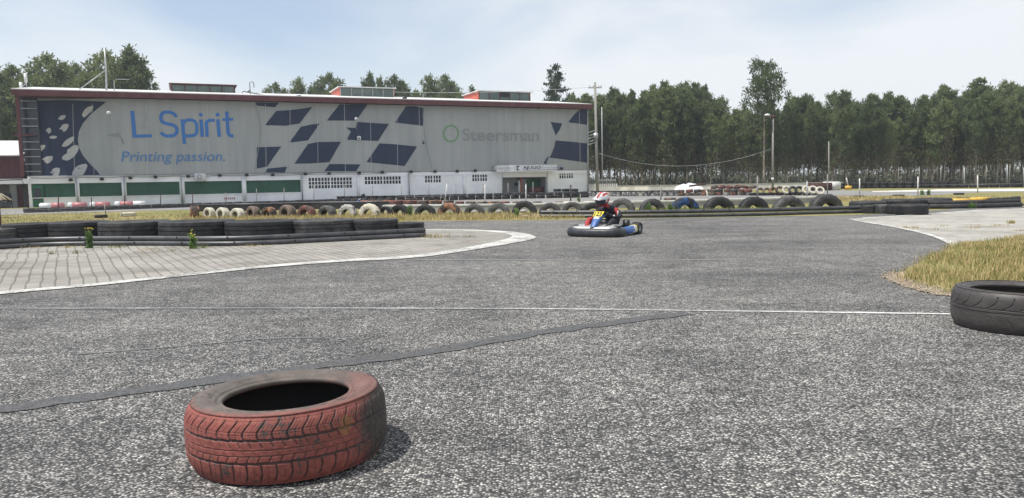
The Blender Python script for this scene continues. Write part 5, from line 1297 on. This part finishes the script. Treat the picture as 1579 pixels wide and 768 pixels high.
# trees behind the hall
def single(x, yt, d, ws, ti, label, group=None, ps=None, name='eucalyptus_tree', rz=None):
    b = Vector((A(x, 285, d).x, d, 0)); place_tree(b, HT(x, yt, b), ti, label, group, ws, name, rz, ps)
wide = [make_tree(91, 10.0, 3.3, .30, 'euc', 9500, .04, dens=1.4), make_tree(92, 10.0, 3.0, .28, 'euc', 9500, .04, dens=1.4), make_tree(93, 10.0, 2.6, .32, 'euc', 9000, .04, dens=1.4)]
gl = 'tall dark trees behind the left end of the hall'
for i, (x, yt, d, ws, lb) in enumerate([(-30, 118, 60, 1.1, 'tree at the far left behind the annex shed'), (6, 100, 66, 1.0, 'dark tree behind the panel antennas'), (36, 97, 68, 1.0, 'rounded tree above the panel antennas'), (82, 80, 66, 1.15, 'broad tree top left of the roof mast brace'), (112, 96, 70, 1.0, 'lower tree above the left roof floodlight'), (132, 94, 74, .8, 'small pointed tree top left of the mast'), (172, 75, 66, 1.1, 'high rounded tree right behind the roof mast'), (213, 69, 64, 1.0, 'tallest tree behind the left end of the hall'), (232, 100, 66, .9, 'loose tree top at the right end of the left tree group'), (18, 125, 72, 1.2, 'lower dark tree filling behind the annex'), (58, 112, 74, 1.2, 'tree between the antennas and the broad tree'), (150, 108, 72, 1.2, 'lower tree directly left of the mast'), (195, 105, 72, 1.2, 'tree between the mast and the tallest left tree'), (-60, 120, 66, 1.3, 'tree beyond the left edge behind the annex')]):
    single(x, yt, d, ws*1.15, i % 3, lb, gl, wide)
gm = 'trees showing above the middle of the hall roof'
for i, (x, yt, d, ws, lb) in enumerate([(432, 126, 84, .8, 'leftmost small tree above the roof right of the weather station'), (466, 118, 84, .75, 'pointed small tree above the roof'), (488, 130, 86, .7, 'lowest tree left of the middle roof light'), (512, 111, 84, .95, 'broad tree directly left of the middle roof light'), (575, 109, 86, .6, 'pointed tree above the middle roof light'), (589, 116, 86, .5, 'thin tree top right above the middle roof light'), (614, 114, 85, .7, 'pointed tree right of the middle roof light'), (627, 122, 85, .7, 'rounded tree right beside the pointed one'), (663, 113, 85, .7, 'left one of the twin trees in the roof middle'), (692, 114, 85, .8, 'right one of the twin trees in the roof middle'), (733, 131, 86, .6, 'small dark tree left of the right roof light'), (645, 136, 88, .8, 'low tree between rounded and twin trees'), (706, 134, 88, .8, 'low tree right of the twin trees')]):
    single(x, yt, d, ws*1.25, i % 3, lb, gm, wide)
pine = [make_tree(55, 10.0, 5.2, .42, 'pine', 5200)]
single(857, 97, 80, .72, 0, 'dark broad pine standing alone above the right end of the hall roof', None, pine, 'pine_tree', .5)
# undergrowth at the forest foot
def shrubs(name, n, fn, smin, smax, per, seed, mats, label, zs=.8):
    rs = np.random.RandomState(seed); C_ = []
    for i in range(n):
        x, y, s = fn(rs); s *= rs.uniform(smin, smax); d = rs.normal(size=(per, 3)); d /= np.linalg.norm(d, axis=1)[:, None]; d[:, 2] = np.abs(d[:, 2])
        C_.append(np.array([x, y, 0])+d*s*rs.uniform(.3, 1, (per, 1))*np.array([[1, 1, zs]]))
    C_ = np.concatenate(C_); me = quads_mesh(name, C_, rs.uniform(.08, .18, len(C_)), seed, mats); o = bpy.data.objects.new(name, me); link(o); return tag(o, label, 'undergrowth', kind='stuff')
def ff(rs):
    x = rs.uniform(890, 1680); d = np.interp(x, [890, 1680], [72, 64])+rs.uniform(-5, 22); return A(x, 280, d).x, d, 1.0+max(0, (d-np.interp(x, [890, 1680], [72, 64]))/22*2.2)
M_UND = leaf_mat('undergrowth_leaves', (.05, .07, .035), (.12, .14, .085), (.26, .27, .20))
shrubs('undergrowth', 1300, ff, .3, 1.0, 110, 5, [M_UND], 'low pale bushes and dry bracken between the forest trunks')
# ------------------------------------------------------------------ grass and weeds
def grass_mat(name, stops):
    M = mat(name, rough=.8, spec=.15); g = N(M, 'ShaderNodeNewGeometry'); v = coords(M, 'Object'); n = noise(M, v, 1.3, 3)
    s = math_(M, 'ADD', math_(M, 'MULTIPLY', g.outputs['Random Per Island'], .55), math_(M, 'MULTIPLY', n, .45)); setc(M, ramp(M, s, stops)); return M
M_GR = grass_mat('grass_blades', [(.26, (.15, .16, .05)), (.38, (.28, .25, .09)), (.50, (.45, .35, .16)), (.75, (.62, .47, .26))])
M_GRG = grass_mat('green_blades', [(.28, (.08, .13, .03)), (.5, (.16, .21, .055)), (.75, (.30, .28, .11))])
def inside(px, py, poly):
    c = False; j = len(poly)-1
    for i in range(len(poly)):
        xi, yi, xj, yj = poly[i].x, poly[i].y, poly[j].x, poly[j].y
        if (yi > py) != (yj > py) and px < (xj-xi)*(py-yi)/(yj-yi)+xi: c = not c
        j = i
    return c
def blades(name, pts, hts, w, seed, material, label, bend=.45):
    rs = np.random.RandomState(seed); n = len(pts); P = np.array(pts); H = np.array(hts)
    a = rs.uniform(0, 2*pi, n); b = rs.uniform(0, 2*pi, n); W_ = w*rs.uniform(.6, 1.3, n); bd_ = rs.uniform(.1, bend, n)*H
    dx, dy = np.cos(a)*W_, np.sin(a)*W_; bx, by = np.cos(b)*bd_, np.sin(b)*bd_
    z0 = P[:, 2] if P.shape[1] > 2 else np.zeros(n)
    V = np.zeros((n, 5, 3)); V[:, 0] = np.stack([P[:, 0]-dx, P[:, 1]-dy, z0], 1); V[:, 1] = np.stack([P[:, 0]+dx, P[:, 1]+dy, z0], 1)
    V[:, 2] = np.stack([P[:, 0]+dx*.7+bx*.35, P[:, 1]+dy*.7+by*.35, z0+H*.6], 1); V[:, 3] = np.stack([P[:, 0]-dx*.7+bx*.35, P[:, 1]-dy*.7+by*.35, z0+H*.6], 1)
    V[:, 4] = np.stack([P[:, 0]+bx, P[:, 1]+by, z0+H*.98], 1)
    base = np.arange(n)[:, None]*5; lv = np.concatenate([base+np.array([[0, 1, 2, 3]]), base+np.array([[3, 2, 4]])], 1).reshape(-1)
    ls = (np.arange(n)[:, None]*7+np.array([[0, 4]])).reshape(-1)
    me = bpy.data.meshes.new(name); me.vertices.add(n*5); me.vertices.foreach_set('co', V.reshape(-1)); me.loops.add(n*7); me.polygons.add(2*n)
    me.polygons.foreach_set('loop_start', ls); me.loops.foreach_set('vertex_index', lv); me.update(calc_edges=True); me.materials.append(material)
    o = bpy.data.objects.new(name, me); link(o); return tag(o, label, 'grass', kind='stuff') if label else o
# right near patch
patch_px = [(1392, 432), (1398, 418), (1420, 405), (1450, 390), (1472, 380), (1500, 374), (1579, 368), (1760, 362), (1760, 470), (1579, 458), (1500, 456), (1455, 454), (1425, 446)]
patch = gp(patch_px)
sheet('grass_soil', patch, .0125, M_SOIL)
sheet('sandy_edge', gp(smooth_px([(1362, 428), (1392, 420), (1420, 415), (1500, 420), (1560, 440), (1540, 462), (1460, 459), (1412, 449), (1385, 440), (1362, 428)], 1)), .0105, M_SAND)
xs = [p.x for p in patch]; ys = [p.y for p in patch]; pts, hts = [], []
rg = random.Random(3)
while len(pts) < 42000:
    x, y = rg.uniform(min(xs), max(xs)), rg.uniform(min(ys), max(ys))
    if not inside(x, y, patch): continue
    dens = .5+.5*sin(x*3.1+1)*sin(y*2.3)
    if rg.random() < .12+.88*dens: pts.append((x+rg.gauss(0, .05), y+rg.gauss(0, .06), .008)); hts.append(rg.uniform(.02, .065)*(1.0+.5*dens)*(1.7 if rg.random() < .03 else 1))
kk = int(len(pts)*.74)
blades('grass', pts[:kk], hts[:kk], .0026, 4, M_GR, 'dry straw grass patch behind the black tyre at the right')
blades('grass', pts[kk:], [h*.8 for h in hts[kk:]], .0028, 5, M_GRG, 'green grass mixed into the straw patch behind the black tyre')
# gravel and litter along the patch's edge
mb = MB(); rg = random.Random(9)
edge = [(1365, 428), (1388, 436), (1405, 444), (1430, 451), (1458, 457)]
for i in range(900):
    k = rg.randrange(4); t = rg.random(); x = edge[k][0]*(1-t)+edge[k+1][0]*t+rg.gauss(0, 9); y = edge[k][1]*(1-t)+edge[k+1][1]*t+rg.gauss(-3, 3.2)
    q = G(x, y); s = rg.uniform(.002, .009)
    mb.box((0, 0, 0), (s*2, s*1.5, s), 0, Matrix.Translation((q.x, q.y, .012+s*.4)) @ Matrix.Rotation(rg.uniform(0, 6), 4, 'Z') @ Matrix.Rotation(rg.uniform(-.5, .5), 4, 'X'))
tag(mb.build('gravel', M_SAND), 'sandy pebbles and litter on the asphalt at the edge of the grass patch', 'gravel', kind='stuff')
# infield strip, sparse blades
def strip_blades(name, fn, n, hmin, hmax, w, seed, material, label):
    rs = random.Random(seed); P = []; Hh = []
    for i in range(n):
        x, y = fn(rs); q = G(x, y); P.append((q.x, q.y, 0)); Hh.append(rs.uniform(hmin, hmax)*(1.8 if rs.random() < .04 else 1))
    return blades(name, P, Hh, w, seed, material, label)
def infield(rs):
    x = rs.uniform(280, 900); y0 = 331.5 if x < 620 else 330.5; y1 = np.interp(x, [280, 600, 655, 830, 900], [343, 342, 340, 339, 336.5]); return x, rs.uniform(y0, y1)
strip_blades('grass', infield, 15000, .03, .11, .006, 21, M_GR, 'dry grass verge at the foot of the half buried tyres')
strip_blades('grass', lambda rs: (rs.uniform(-60, 620), rs.uniform(327 if rs.random() < .5 else 331, 350)), 12000, .02, .06, .008, 22, M_GR, 'short yellow green infield grass behind the island at the left')
strip_blades('grass', lambda rs: (rs.uniform(1200, 1579), rs.uniform(303.5, 311)) if rs.random() < .5 else (rs.uniform(1270, 1400), rs.uniform(303, 310)), 6000, .03, .10, .010, 23, M_GR, 'dry grass tongue behind the last buried tyres')
strip_blades('grass', lambda rs: (rs.uniform(985, 1310), rs.uniform(323, 327)), 2200, .03, .14, .008, 24, M_GRG, 'green grass growing between the buried truck tyres')
# tufts on the pavers
def tuft(x, y, n, h, spread_, label, material=M_GR, w=.0035, name='grass_tuft'):
    q = G(x, y); rs = random.Random(int(x*7+y)); P = [(q.x+rs.gauss(0, spread_), q.y+rs.gauss(0, spread_*.6), .01) for _ in range(n)]
    o = blades(name, P, [rs.uniform(.3, 1)*h for _ in P], w, int(x), material, None); return tag(o, label, 'grass tuft', 'grass tufts growing in the paving')
for i, (x, y, n, h, sp, lb) in enumerate([(1402, 352.5, 90, .05, .11, 'tuft near the white corner line'), (1442, 355, 40, .03, .08, 'small flat tuft in the middle of the pale paving'), (1456, 349, 40, .03, .08, 'tiny flat tuft behind the middle one'), (1502, 352.5, 50, .04, .07, 'tuft left of the largest one on the pale paving'), (1505, 348, 50, .03, .09, 'flat tuft close behind'), (1543, 349, 60, .04, .1, 'tuft at the right part of the pale paving'), (1560, 345.5, 160, .08, .035, 'largest tuft on the pale paving at the right'), (1574, 357, 50, .03, .06, 'tuft at the right photo edge'), (672, 367, 140, .10, .12, 'dry brown tuft at the right end of the island rail'), (722, 365.5, 60, .03, .08, 'flat green tuft on the island tip'), (55, 383.5, 60, .05, .1, 'dry tuft at the rail foot far left'), (106, 382.5, 70, .05, .08, 'tuft at the rail foot left of the tall weed'), (182, 382.5, 70, .06, .08, 'yellow green tuft right of the tall weed'), (230, 386, 40, .04, .08, 'flat tuft between the two weeds'), (312, 383, 90, .07, .07, 'bright green tuft right of the leafy weed'), (390, 381, 60, .05, .12, 'dry tufts at the middle of the rail foot'), (262, 388, 40, .03, .08, 'mossy spot in the pavers'), (80, 393, 30, .06, .03, 'thin weed in a paver joint'), (118, 392, 30, .07, .03, 'second thin weed in a paver joint')]):
    tuft(x, y, n, h, sp, lb, M_GRG if 'green' in lb or 'moss' in lb or 'weed in' in lb else M_GR)
# weeds with stems and leaves
M_WLEAF = leaf_mat('weed_leaves', (.05, .10, .025), (.10, .18, .045), (.20, .28, .09))
M_FLY = mat('yellow_flowers', (.65, .48, .04), .7)
def weed(x, y, h, spread_, label, nst=5, flowers=True, seed=1, cat='weed', dy=0.0):
    b = G(x, y); b.y += dy; rs = random.Random(seed); e = empty('weed_plant', b); tag(e, label, cat); mb = MB(); C_ = []; fl = MB()
    for i in range(nst):
        a = rs.uniform(0, 6.28); hh2 = h*rs.uniform(.6, 1); tip = Vector((cos(a)*spread_*.6, sin(a)*spread_*.6, hh2)); mid = tip*.5+Vector((rs.uniform(-.02, .02), 0, .02))
        mb.tube([(0, 0, 0), mid, tip], [.005, .004, .002], 5)
        for k in range(34): t = rs.random()**1.5*.75; p = (mid*(2*t) if t < .5 else mid.lerp(tip, 2*t-1)); C_.append((p.x+rs.gauss(0, spread_*.28), p.y+rs.gauss(0, spread_*.28), max(.01, p.z+rs.gauss(0, .02))))
        if flowers:
            for k in range(2): M_ = Matrix.Translation(tip+Vector((rs.gauss(0, .02), rs.gauss(0, .02), rs.uniform(-.02, .02)))); fl.lathe([(.001, .006), (.008, .004), (.011, 0), (.001, -.005)], 8, 0, M_)
    mb.build('stem', M_WLEAF, e); me = quads_mesh('leaves', np.array(C_), np.full(len(C_), .028), seed, [M_WLEAF]); o = bpy.data.objects.new('leaves', me); link(o); o.parent = e
    if flowers: fl.build('flowers', M_FLY, e)
weed(141, 383, .33, .075, 'tall bushy green weed with small yellow flowers in front of the island rail', 7, True, 3, dy=-.05)
weed(299, 384, .30, .065, 'slimmer leafy weed with yellow flower heads in front of the island rail', 6, True, 4, dy=-.05)
weed(614, 364, .26, .09, 'yellow flowered weed growing behind the rail near its right end', 6, True, 5, dy=.5)
weed(632, 333, .36, .10, 'bright green leafy weed between two black half buried tyres', 12, False, 6)
weed(797, 335, .30, .07, 'green reed like weed left of the tall black buried tyre', 9, False, 7)
weed(1000, 326, .30, .10, 'leafy green weed inside the opening of the buried tyre right of the driver', 9, False, 8, dy=-.1)
weed(1034, 327, .30, .09, 'green weed left of the blue painted buried tyre', 9, False, 9)
weed(893, 312, .30, .08, 'small green weed by the far kerb left of the driver helmet', 6, False, 10)
weed(1422, 301, .30, .12, 'pair of small green plants right of the white post on the grass tongue', 9, False, 11)
weed(1432, 301, .30, .10, 'second small green plant right of the white post', 9, False, 12)
weed(1452, 319.5, .22, .12, 'reddish weed in front of the last large black tyre', 9, False, 13, dy=-.05)
weed(1497, 321.5, .16, .12, 'green weed growing on the low black barrier', 9, False, 14, dy=-.05)

# ------------------------------------------------------------------ go-kart and driver
M_KBLK = dirty('bumper_plastic', (.022, .024, .028), (.05, .052, .057), 9, .45, .45)
M_KBLU = dirty('fairing_blue', (.035, .09, .27), (.06, .14, .36), 7, .4, .45)
M_KWHT = dirty('fairing_white', (.42, .43, .45), (.68, .68, .69), 9, .4, .45)
M_KYEL = mat('number_yellow', (.75, .62, .04), .4, 0, .5)
M_KGRY = dirty('tray_metal', (.38, .38, .37), (.52, .52, .50), 8, .45, .4, metal=.4)
M_RED = dirty('suit_red', (.28, .025, .03), (.46, .06, .06), 14, .65, .3)
M_SUIT = mat('suit_black', (.018, .019, .026), .7, 0, .3)
M_SUITW = mat('suit_white', (.6, .6, .6), .7, 0, .3)
M_SKIN = mat('skin', (.5, .32, .24), .5)
def loft(mb, rings, mi=0, caps=True):
    n = len(rings[0]); vs = [p for r in rings for p in r]; fs = []
    for i in range(len(rings)-1):
        for k in range(n): fs.append((i*n+k, i*n+(k+1) % n, (i+1)*n+(k+1) % n, (i+1)*n+k))
    if caps: fs += [tuple(range(n))[::-1], tuple((len(rings)-1)*n+k for k in range(n))]
    mb.add(vs, fs, mi, True)
def skin_mesh(name, joints, edges, mats, colour_fn, sub=2):
    """joints: list of (co, radius); one continuous skinned surface"""
    me = bpy.data.meshes.new(name); me.from_pydata([j[0] for j in joints], edges, []); o = bpy.data.objects.new(name, me); link(o)
    bpy.context.view_layer.objects.active = o
    md = o.modifiers.new('s', 'SKIN'); md.use_smooth_shade = True
    for i, j in enumerate(joints):
        r = j[1] if isinstance(j[1], tuple) else (j[1], j[1]); me.skin_vertices[0].data[i].radius = r
    me.skin_vertices[0].data[0].use_root = True
    o.modifiers.new('u', 'SUBSURF').levels = sub; o.modifiers['u'].render_levels = sub
    bpy.context.view_layer.update(); m2 = bpy.data.meshes.new_from_object(o.evaluated_get(bpy.context.evaluated_depsgraph_get()))
    bpy.data.objects.remove(o); m2.name = name; m2.materials.clear()
    for q in mats: m2.materials.append(q)
    for p in m2.polygons: p.material_index = colour_fn(p.center); p.use_smooth = True
    o = bpy.data.objects.new(name, m2); link(o); return o
def kart(loc, rz, s, label, number=True):
    K = empty('go_kart', loc, rz); K.scale = (s, s, s); tag(K, label, 'go-kart')
    # chassis
    mb = MB()
    for sy in (-1, 1): mb.tube([(-.62, sy*.30, .07), (-.2, sy*.33, .05), (.25, sy*.26, .05), (.62, sy*.22, .06)], .016, 8)
    mb.tube([(-.62, -.3, .07), (-.62, .3, .07)], .016, 8); mb.tube([(.62, -.22, .06), (.62, .22, .06)], .016, 8); mb.tube([(.1, -.3, .05), (.1, .3, .05)], .014, 8)
    mb.tube([(-.52, -.58, .13), (-.52, .58, .13)], .02, 10); mb.build('chassis', M_STEEL, K)
    MB().box((.28, 0, .045), (.75, .46, .012), 0, None, .004).build('floor_tray', M_KGRY, K)
    # wheels
    for (x, y, r, w) in ((.50, .50, .128, .13), (.50, -.50, .128, .13), (-.52, .53, .14, .20), (-.52, -.53, .14, .20)):
        wh = empty('wheel', (x, y, r)); wh.parent = K; wh.rotation_euler = (pi/2, 0, 0.12 if x > 0 else 0)
        t = tyre((0, 0, 0), r, w, M_RUB, None, None, (0, 0, 0), .52, 28, 'tyre_ring'); t.parent = wh
        for kx in ('category', 'group', 'label'):
            if kx in t: del t[kx]
        MB().lathe([(.001, .02), (r*.2, .03), (r*.45, .01), (r*.53, w*.42), (r*.53, -w*.42), (r*.45, -.01), (.001, -.01)], 20).build('rim', M_STEEL, wh)
    # front bumper: wide nose wrapping back to the pods
    def sect(c, out, h, d): # c: centre, out: outward dir
        o_ = Vector(out).normalized(); up_v = Vector((0, 0, 1)); return [tuple(Vector(c)+o_*a*d+up_v*b*h) for a, b in ((-.5, -.5), (.35, -.55), (.5, -.2), (.46, .18), (.2, .5), (-.25, .5), (-.5, .2))]
    mb = MB(); path = [((.36, .60, .13), (0, 1, 0)), ((.58, .62, .13), (.2, 1, 0)), ((.72, .56, .13), (.8, .8, 0)), ((.80, .36, .125), (1, .25, 0)), ((.83, 0, .12), (1, 0, 0)), ((.80, -.36, .125), (1, -.25, 0)), ((.72, -.56, .13), (.8, -.8, 0)), ((.58, -.62, .13), (.2, -1, 0)), ((.36, -.60, .13), (0, -1, 0))]
    fine = []
    for i in range(len(path)-1):
        for t in (0, .34, .67): fine.append((Vector(path[i][0]).lerp(Vector(path[i+1][0]), t), Vector(path[i][1]).lerp(Vector(path[i+1][1]), t)))
    fine.append((Vector(path[-1][0]), Vector(path[-1][1])))
    loft(mb, [sect(c-Vector((0, 0, .012)), o_, .165, .13) for c, o_ in fine]); mb.build('front_bumper', M_KBLK, K)
    mb = MB(); loft(mb, [[(.34, y, .262+.015*cos(y*3)), (.56, y*1.02, .235), (.77, y*.9, .195), (.76, y*.9, .18), (.60, y*1.02, .18), (.34, y, .15)] for y in np.linspace(-.52, .52, 9)]); mb.build('nose_panel', M_KGRY, K)
    # nassau fairing with number
    mb = MB(); rings = []
    for t in np.linspace(0, 1, 9):
        x = .30+.42*t; z = .50-.33*t+.05*sin(t*pi); w = .155-.085*t**.8; th = .03; nx_, nz_ = .62, .78
        rings.append([(x+nx_*a*th, y*w, z+nz_*a*th-abs(y)**2*.03) for y, a in ((-1, 0), (-.6, .8), (0, 1.0), (.6, .8), (1, 0), (.6, -.5), (0, -.6), (-.6, -.5))])
    loft(mb, rings); f = mb.build('fairing', [M_KWHT, M_KBLU], K)
    for p in f.data.polygons:
        c = p.center; p.material_index = 1 if (c.x > .53 or abs(c.y) > .085) else 0
    if number:
        mb = MB(); d = Vector((.42, 0, -.33)).normalized(); nrm = Vector((.62, 0, .78)).normalized(); c0_ = Vector((.36, 0, .492))+nrm*.036
        def P3(a, b, l=0): return tuple(c0_+Vector((0, 1, 0))*a+d*b+nrm*l)   # a to the kart's left (viewer's right), b downwards
        mb.add([P3(-.118, -.055), P3(.118, -.055), P3(.105, .115), P3(-.105, .115)], [(0, 1, 2, 3)], 0)
        vs, fs = text_mb('123', .18, .13, bold=.03); mb.add([P3(-.09+a_, .095-b_, .006) for a_, b_ in vs], fs, 1)
        mb.build('number_plate', [M_KYEL, M_BLK], K)
        MB().box((.725, 0, .185), (.10, .13, .09), 0, None, .03).build('fairing_foot', M_BLK, K)
    # side pods
    for sy in (-1, 1):
        mb = MB(); rings = []
        for t in np.linspace(0, 1, 8):
            x = -.34+.62*t; h = .17-.03*t; o_ = .55+.05*sin(t*pi)
            rings.append([(x, sy*(o_+.07), .06), (x, sy*(o_+.09), .10), (x, sy*(o_+.06), .06+h*.9), (x, sy*o_, .06+h), (x, sy*(o_-.10), .06+h*.9), (x, sy*(o_-.12), .07)])
        loft(mb, rings); o = mb.build('side_pod', [M_KBLU, M_KWHT, M_KYEL], K)
        for p in o.data.polygons: c = p.center; k = c.x*1.0+c.z*1.3; p.material_index = 2 if c.x < -.26 else (1 if k < .08 else 0)
    # seat
    mb = MB(); rings = []
    for x, z, w in ((.08, .08, .15), (-.05, .06, .19), (-.22, .08, .19), (-.33, .20, .19), (-.39, .36, .17), (-.42, .44, .13)):
        rings.append([(x, -w, z+.10), (x-.015, -w*.7, z+.01), (x-.02, 0, z), (x-.015, w*.7, z+.01), (x, w, z+.10), (x+.02, w*.92, z+.10), (x+.01, w*.6, z+.03), (x+.01, -w*.6, z+.03), (x+.02, -w*.92, z+.10)])
    loft(mb, rings, 0, False); mb.build('seat', M_BLK, K)
    # steering wheel + column
    sw = Matrix.Translation((.27, 0, .44)) @ Matrix.Rotation(radians(-42), 4, 'Y'); mb = MB()
    ring = [sw @ Vector((.125*cos(a), .135*sin(a), 0)) for a in np.linspace(0, 2*pi, 25)]; mb.tube(ring, .013, 8, 0, False); mb.tube([sw @ Vector((-.12, 0, 0)), sw @ Vector((0, 0, -.02)), sw @ Vector((.0, .12, 0))], .01, 6); mb.tube([sw @ Vector((0, 0, 0)), sw @ Vector((0, -.12, 0))], .01, 6); mb.build('steering_wheel', M_BLK, K)
    MB().tube([(.28, 0, .43), (.50, 0, .10)], .012, 8).build('steering_column', M_STEEL, K)
    # engine (left rear seen behind the pod), radiator, rear bumper
    mb = MB(); mb.box((-.35, -.36, .17), (.22, .16, .18), 0, None, .02)
    for k in range(5): mb.box((-.35, -.36, .27+k*.018), (.15, .14, .008))
    mb.tube([(-.46, -.36, .2), (-.6, -.34, .2), (-.75, -.3, .19)], .035, 10); mb.build('engine', M_BLK, K)
    MB().box((-.36, .34, .22), (.07, .16, .22), 0, None, .01).build('fuel_box', M_BLK, K)
    mb = MB(); mb.tube([(-.70, -.56, .17), (-.76, -.5, .17), (-.78, 0, .17), (-.76, .5, .17), (-.70, .56, .17)], .045, 10); mb.box((-.79, .42, .17), (.08, .2, .12), 0, None, .02); mb.box((-.79, -.42, .17), (.08, .2, .12), 0, None, .02); mb.build('rear_bumper', M_KBLK, K)
    return K
def driver(loc, rz, s, label, body_cols, helmet_cols, simple=False):
    P = empty('person', loc, rz); P.scale = (s, s, s); tag(P, label, 'person')
    J = [((-.20, 0, .17), (.15, .12)), ((-.21, .02, .32), (.145, .11)), ((-.14, .03, .44), (.165, .11)), ((-.06, .03, .53), (.135, .09)), ((-.01, .01, .58), .06), ((.04, -.01, .63), .055), ((.09, -.03, .70), (.078, .085)), ((.10, -.04, .77), .06),
         # right leg (-y)
         ((-.10, -.11, .16), .095), ((.22, -.25, .33), .070), ((.27, -.26, .31), .062), ((.52, -.20, .14), .042), ((.60, -.19, .12), .045), ((.66, -.19, .17), .034),
         ((-.10, .11, .16), .095), ((.22, .25, .31), .070), ((.27, .26, .29), .062), ((.52, .20, .14), .042), ((.60, .19, .12), .045), ((.66, .19, .17), .034),
         # arms
         ((-.10, -.18, .53), .066), ((-.04, -.30, .37), .050), ((.10, -.24, .38), .040), ((.22, -.165, .43), .030), ((-.10, .18, .53), .066), ((-.04, .30, .37), .050), ((.10, .24, .38), .040), ((.22, .165, .43), .030)]
    Ed = [(0, 1), (1, 2), (2, 3), (3, 4), (4, 5), (5, 6), (6, 7), (0, 8), (8, 9), (9, 10), (10, 11), (11, 12), (12, 13), (0, 14), (14, 15), (15, 16), (16, 17), (17, 18), (18, 19), (2, 20), (20, 21), (21, 22), (22, 23), (2, 24), (24, 25), (25, 26), (26, 27)]
    def cf(c):
        if c.z > .64: return 2
        if c.x > .56: return 0
        if c.y < -.12 and c.x > .0 and c.z < .42: return 1
        if .17 < c.y < .235 and -.22 < c.x < .03 and .38 < c.z: return 1
        if .235 < c.y < .25 and .40 < c.z < .5: return 3
        if c.z > .57 and c.x > .0: return 1
        return 0
    b = skin_mesh('body', J, Ed, [body_cols[0], body_cols[1], M_SKIN, M_SUITW], cf, 2); b.parent = P
    # gloves with fingers gripping the wheel
    for sy in (-1, 1):
        w0 = Vector((.215, sy*.165, .435)); pj = [(tuple(w0), .024), ((.245, sy*.155, .455), (.030, .020))]; pe = [(0, 1)]
        for k in range(4):
            b0_ = Vector((.262, sy*(.158-.002*k), .475-.017*k)); i0 = len(pj)
            pj += [(tuple(b0_), .0095), (tuple(b0_+Vector((.024-.002*k, -sy*.012, -.004))), .009), (tuple(b0_+Vector((.018, -sy*.034, -.014))), .008)]; pe += [(1, i0), (i0, i0+1), (i0+1, i0+2)]
        i0 = len(pj); pj += [((.238, sy*.135, .468), .010), ((.252, sy*.118, .476), .009)]; pe += [(1, i0), (i0, i0+1)]
        gl_ = skin_mesh('glove', pj, pe, [M_BLK, M_RED], lambda c: 0, 1); gl_.parent = P
    # helmet: full-face shell with eye port, chin bar, visor
    hc = Vector((.105, -.035, .735)); Rm = Matrix.Translation(hc) @ Matrix.Rotation(radians(-6), 4, 'X') @ Matrix.Rotation(radians(18), 4, 'Y') @ Matrix.Rotation(radians(-10), 4, 'Z') @ Matrix.Scale(1.14, 4)
    bm = bmesh.new(); bmesh.ops.create_uvsphere(bm, u_segments=40, v_segments=28, radius=1)
    for v in bm.verts:
        c = v.co.copy(); x = c.x*.150; y = c.y*.118; z = c.z*.132
        if c.z < 0: z *= 1.02; x = x*(1+.16*max(0, c.x)*min(1, -c.z*2)); y *= 1-.10*(-c.z)
        if c.z < -.75: z = -.75*.135
        if c.x < -.3 and c.z > 0: x *= 1.05
        v.co = Vector((x, y, z))
    for f in bm.faces:
        c = f.calc_center_median(); f.smooth = True
        el, az_ = c.z/.132, math.atan2(c.y, c.x)
        port = (-.42 < el < .22) and abs(az_) < 1.15
        if port: f.material_index = 2
        elif el < -.25: f.material_index = 1 if c.x > -.02 else 3
        elif (abs(c.y) < .022 and el > .3) or (.05 < abs(c.y) < .085 and el > .35 and c.x < .06): f.material_index = 1
        elif el < .15 and c.x < .0: f.material_index = 1
        else: f.material_index = 0
    for v in bm.verts:
        el, az_ = v.co.z/.132, math.atan2(v.co.y, v.co.x)
        if (-.38 < el < .18) and abs(az_) < 1.05: v.co *= .965
    me = bpy.data.meshes.new('helmet'); bm.to_mesh(me); bm.free()
    for q in helmet_cols: me.materials.append(q)
    h = bpy.data.objects.new('helmet', me); link(h); h.parent = P; h.matrix_local = Rm
    mb = MB(); mb.box((.10, 0, .068), (.13, .17, .012), 0, Matrix.Rotation(radians(8), 4, 'Y'), .005); mb.box((.13, 0, -.075), (.03, .07, .02), 1, None, .006); pk_ = mb.build('helmet_peak', [helmet_cols[0], M_BLK], h)
    mb = MB(); mb.box((-.02, .0, .128), (.05, .03, .02), 0, None, .008); mb.build('helmet_vent', M_BLK, h)
    return P
KL = A(936, 360, 12.85); KL.z = 0; KZ = math.atan2(-cos(radians(33)), -sin(radians(33)))
KS = .735
kart((KL.x, KL.y+.1, 0), KZ, KS, 'blue and white go-kart with number 123 and black bumper on the asphalt')
driver((KL.x, KL.y+.1, -.01), KZ, .84, 'person in black and red race suit with red and white helmet driving the near kart', (M_SUIT, M_RED), [M_KWHT, M_RED, M_GLASS, M_BLK])
k2 = G(556, 316); k2.y += 1.0
kart((k2.x, k2.y, 0.0), radians(200), .55, 'distant pale go-kart passing in front of the white wall', False)
driver((k2.x, k2.y, .01), radians(200), .55, 'person in dark blue suit and dark helmet driving the distant kart', (M_SUIT, M_NAVY), [M_NAVY, M_BLK, M_GLASS, M_BLK], True)

# ------------------------------------------------------------------ haze
mb = MB(); mb.box((0, 350, 9.5), (1204, 1104, 21)); hz = mb.build('haze', bpy.data.materials.new('haze_air')); M = hz.data.materials[0]; M.use_nodes = True; M.node_tree.nodes.clear()
vo_ = M.node_tree.nodes.new('ShaderNodeVolumePrincipled'); vo_.inputs['Color'].default_value = (.86, .92, 1, 1); vo_.inputs['Density'].default_value = .0009; vo_.inputs['Anisotropy'].default_value = .3
oo = M.node_tree.nodes.new('ShaderNodeOutputMaterial'); M.node_tree.links.new(vo_.outputs[0], oo.inputs['Volume']); hz['kind'] = 'stuff'; hz['label'] = 'thin pale summer haze in the air over the circuit'; hz['category'] = 'haze'
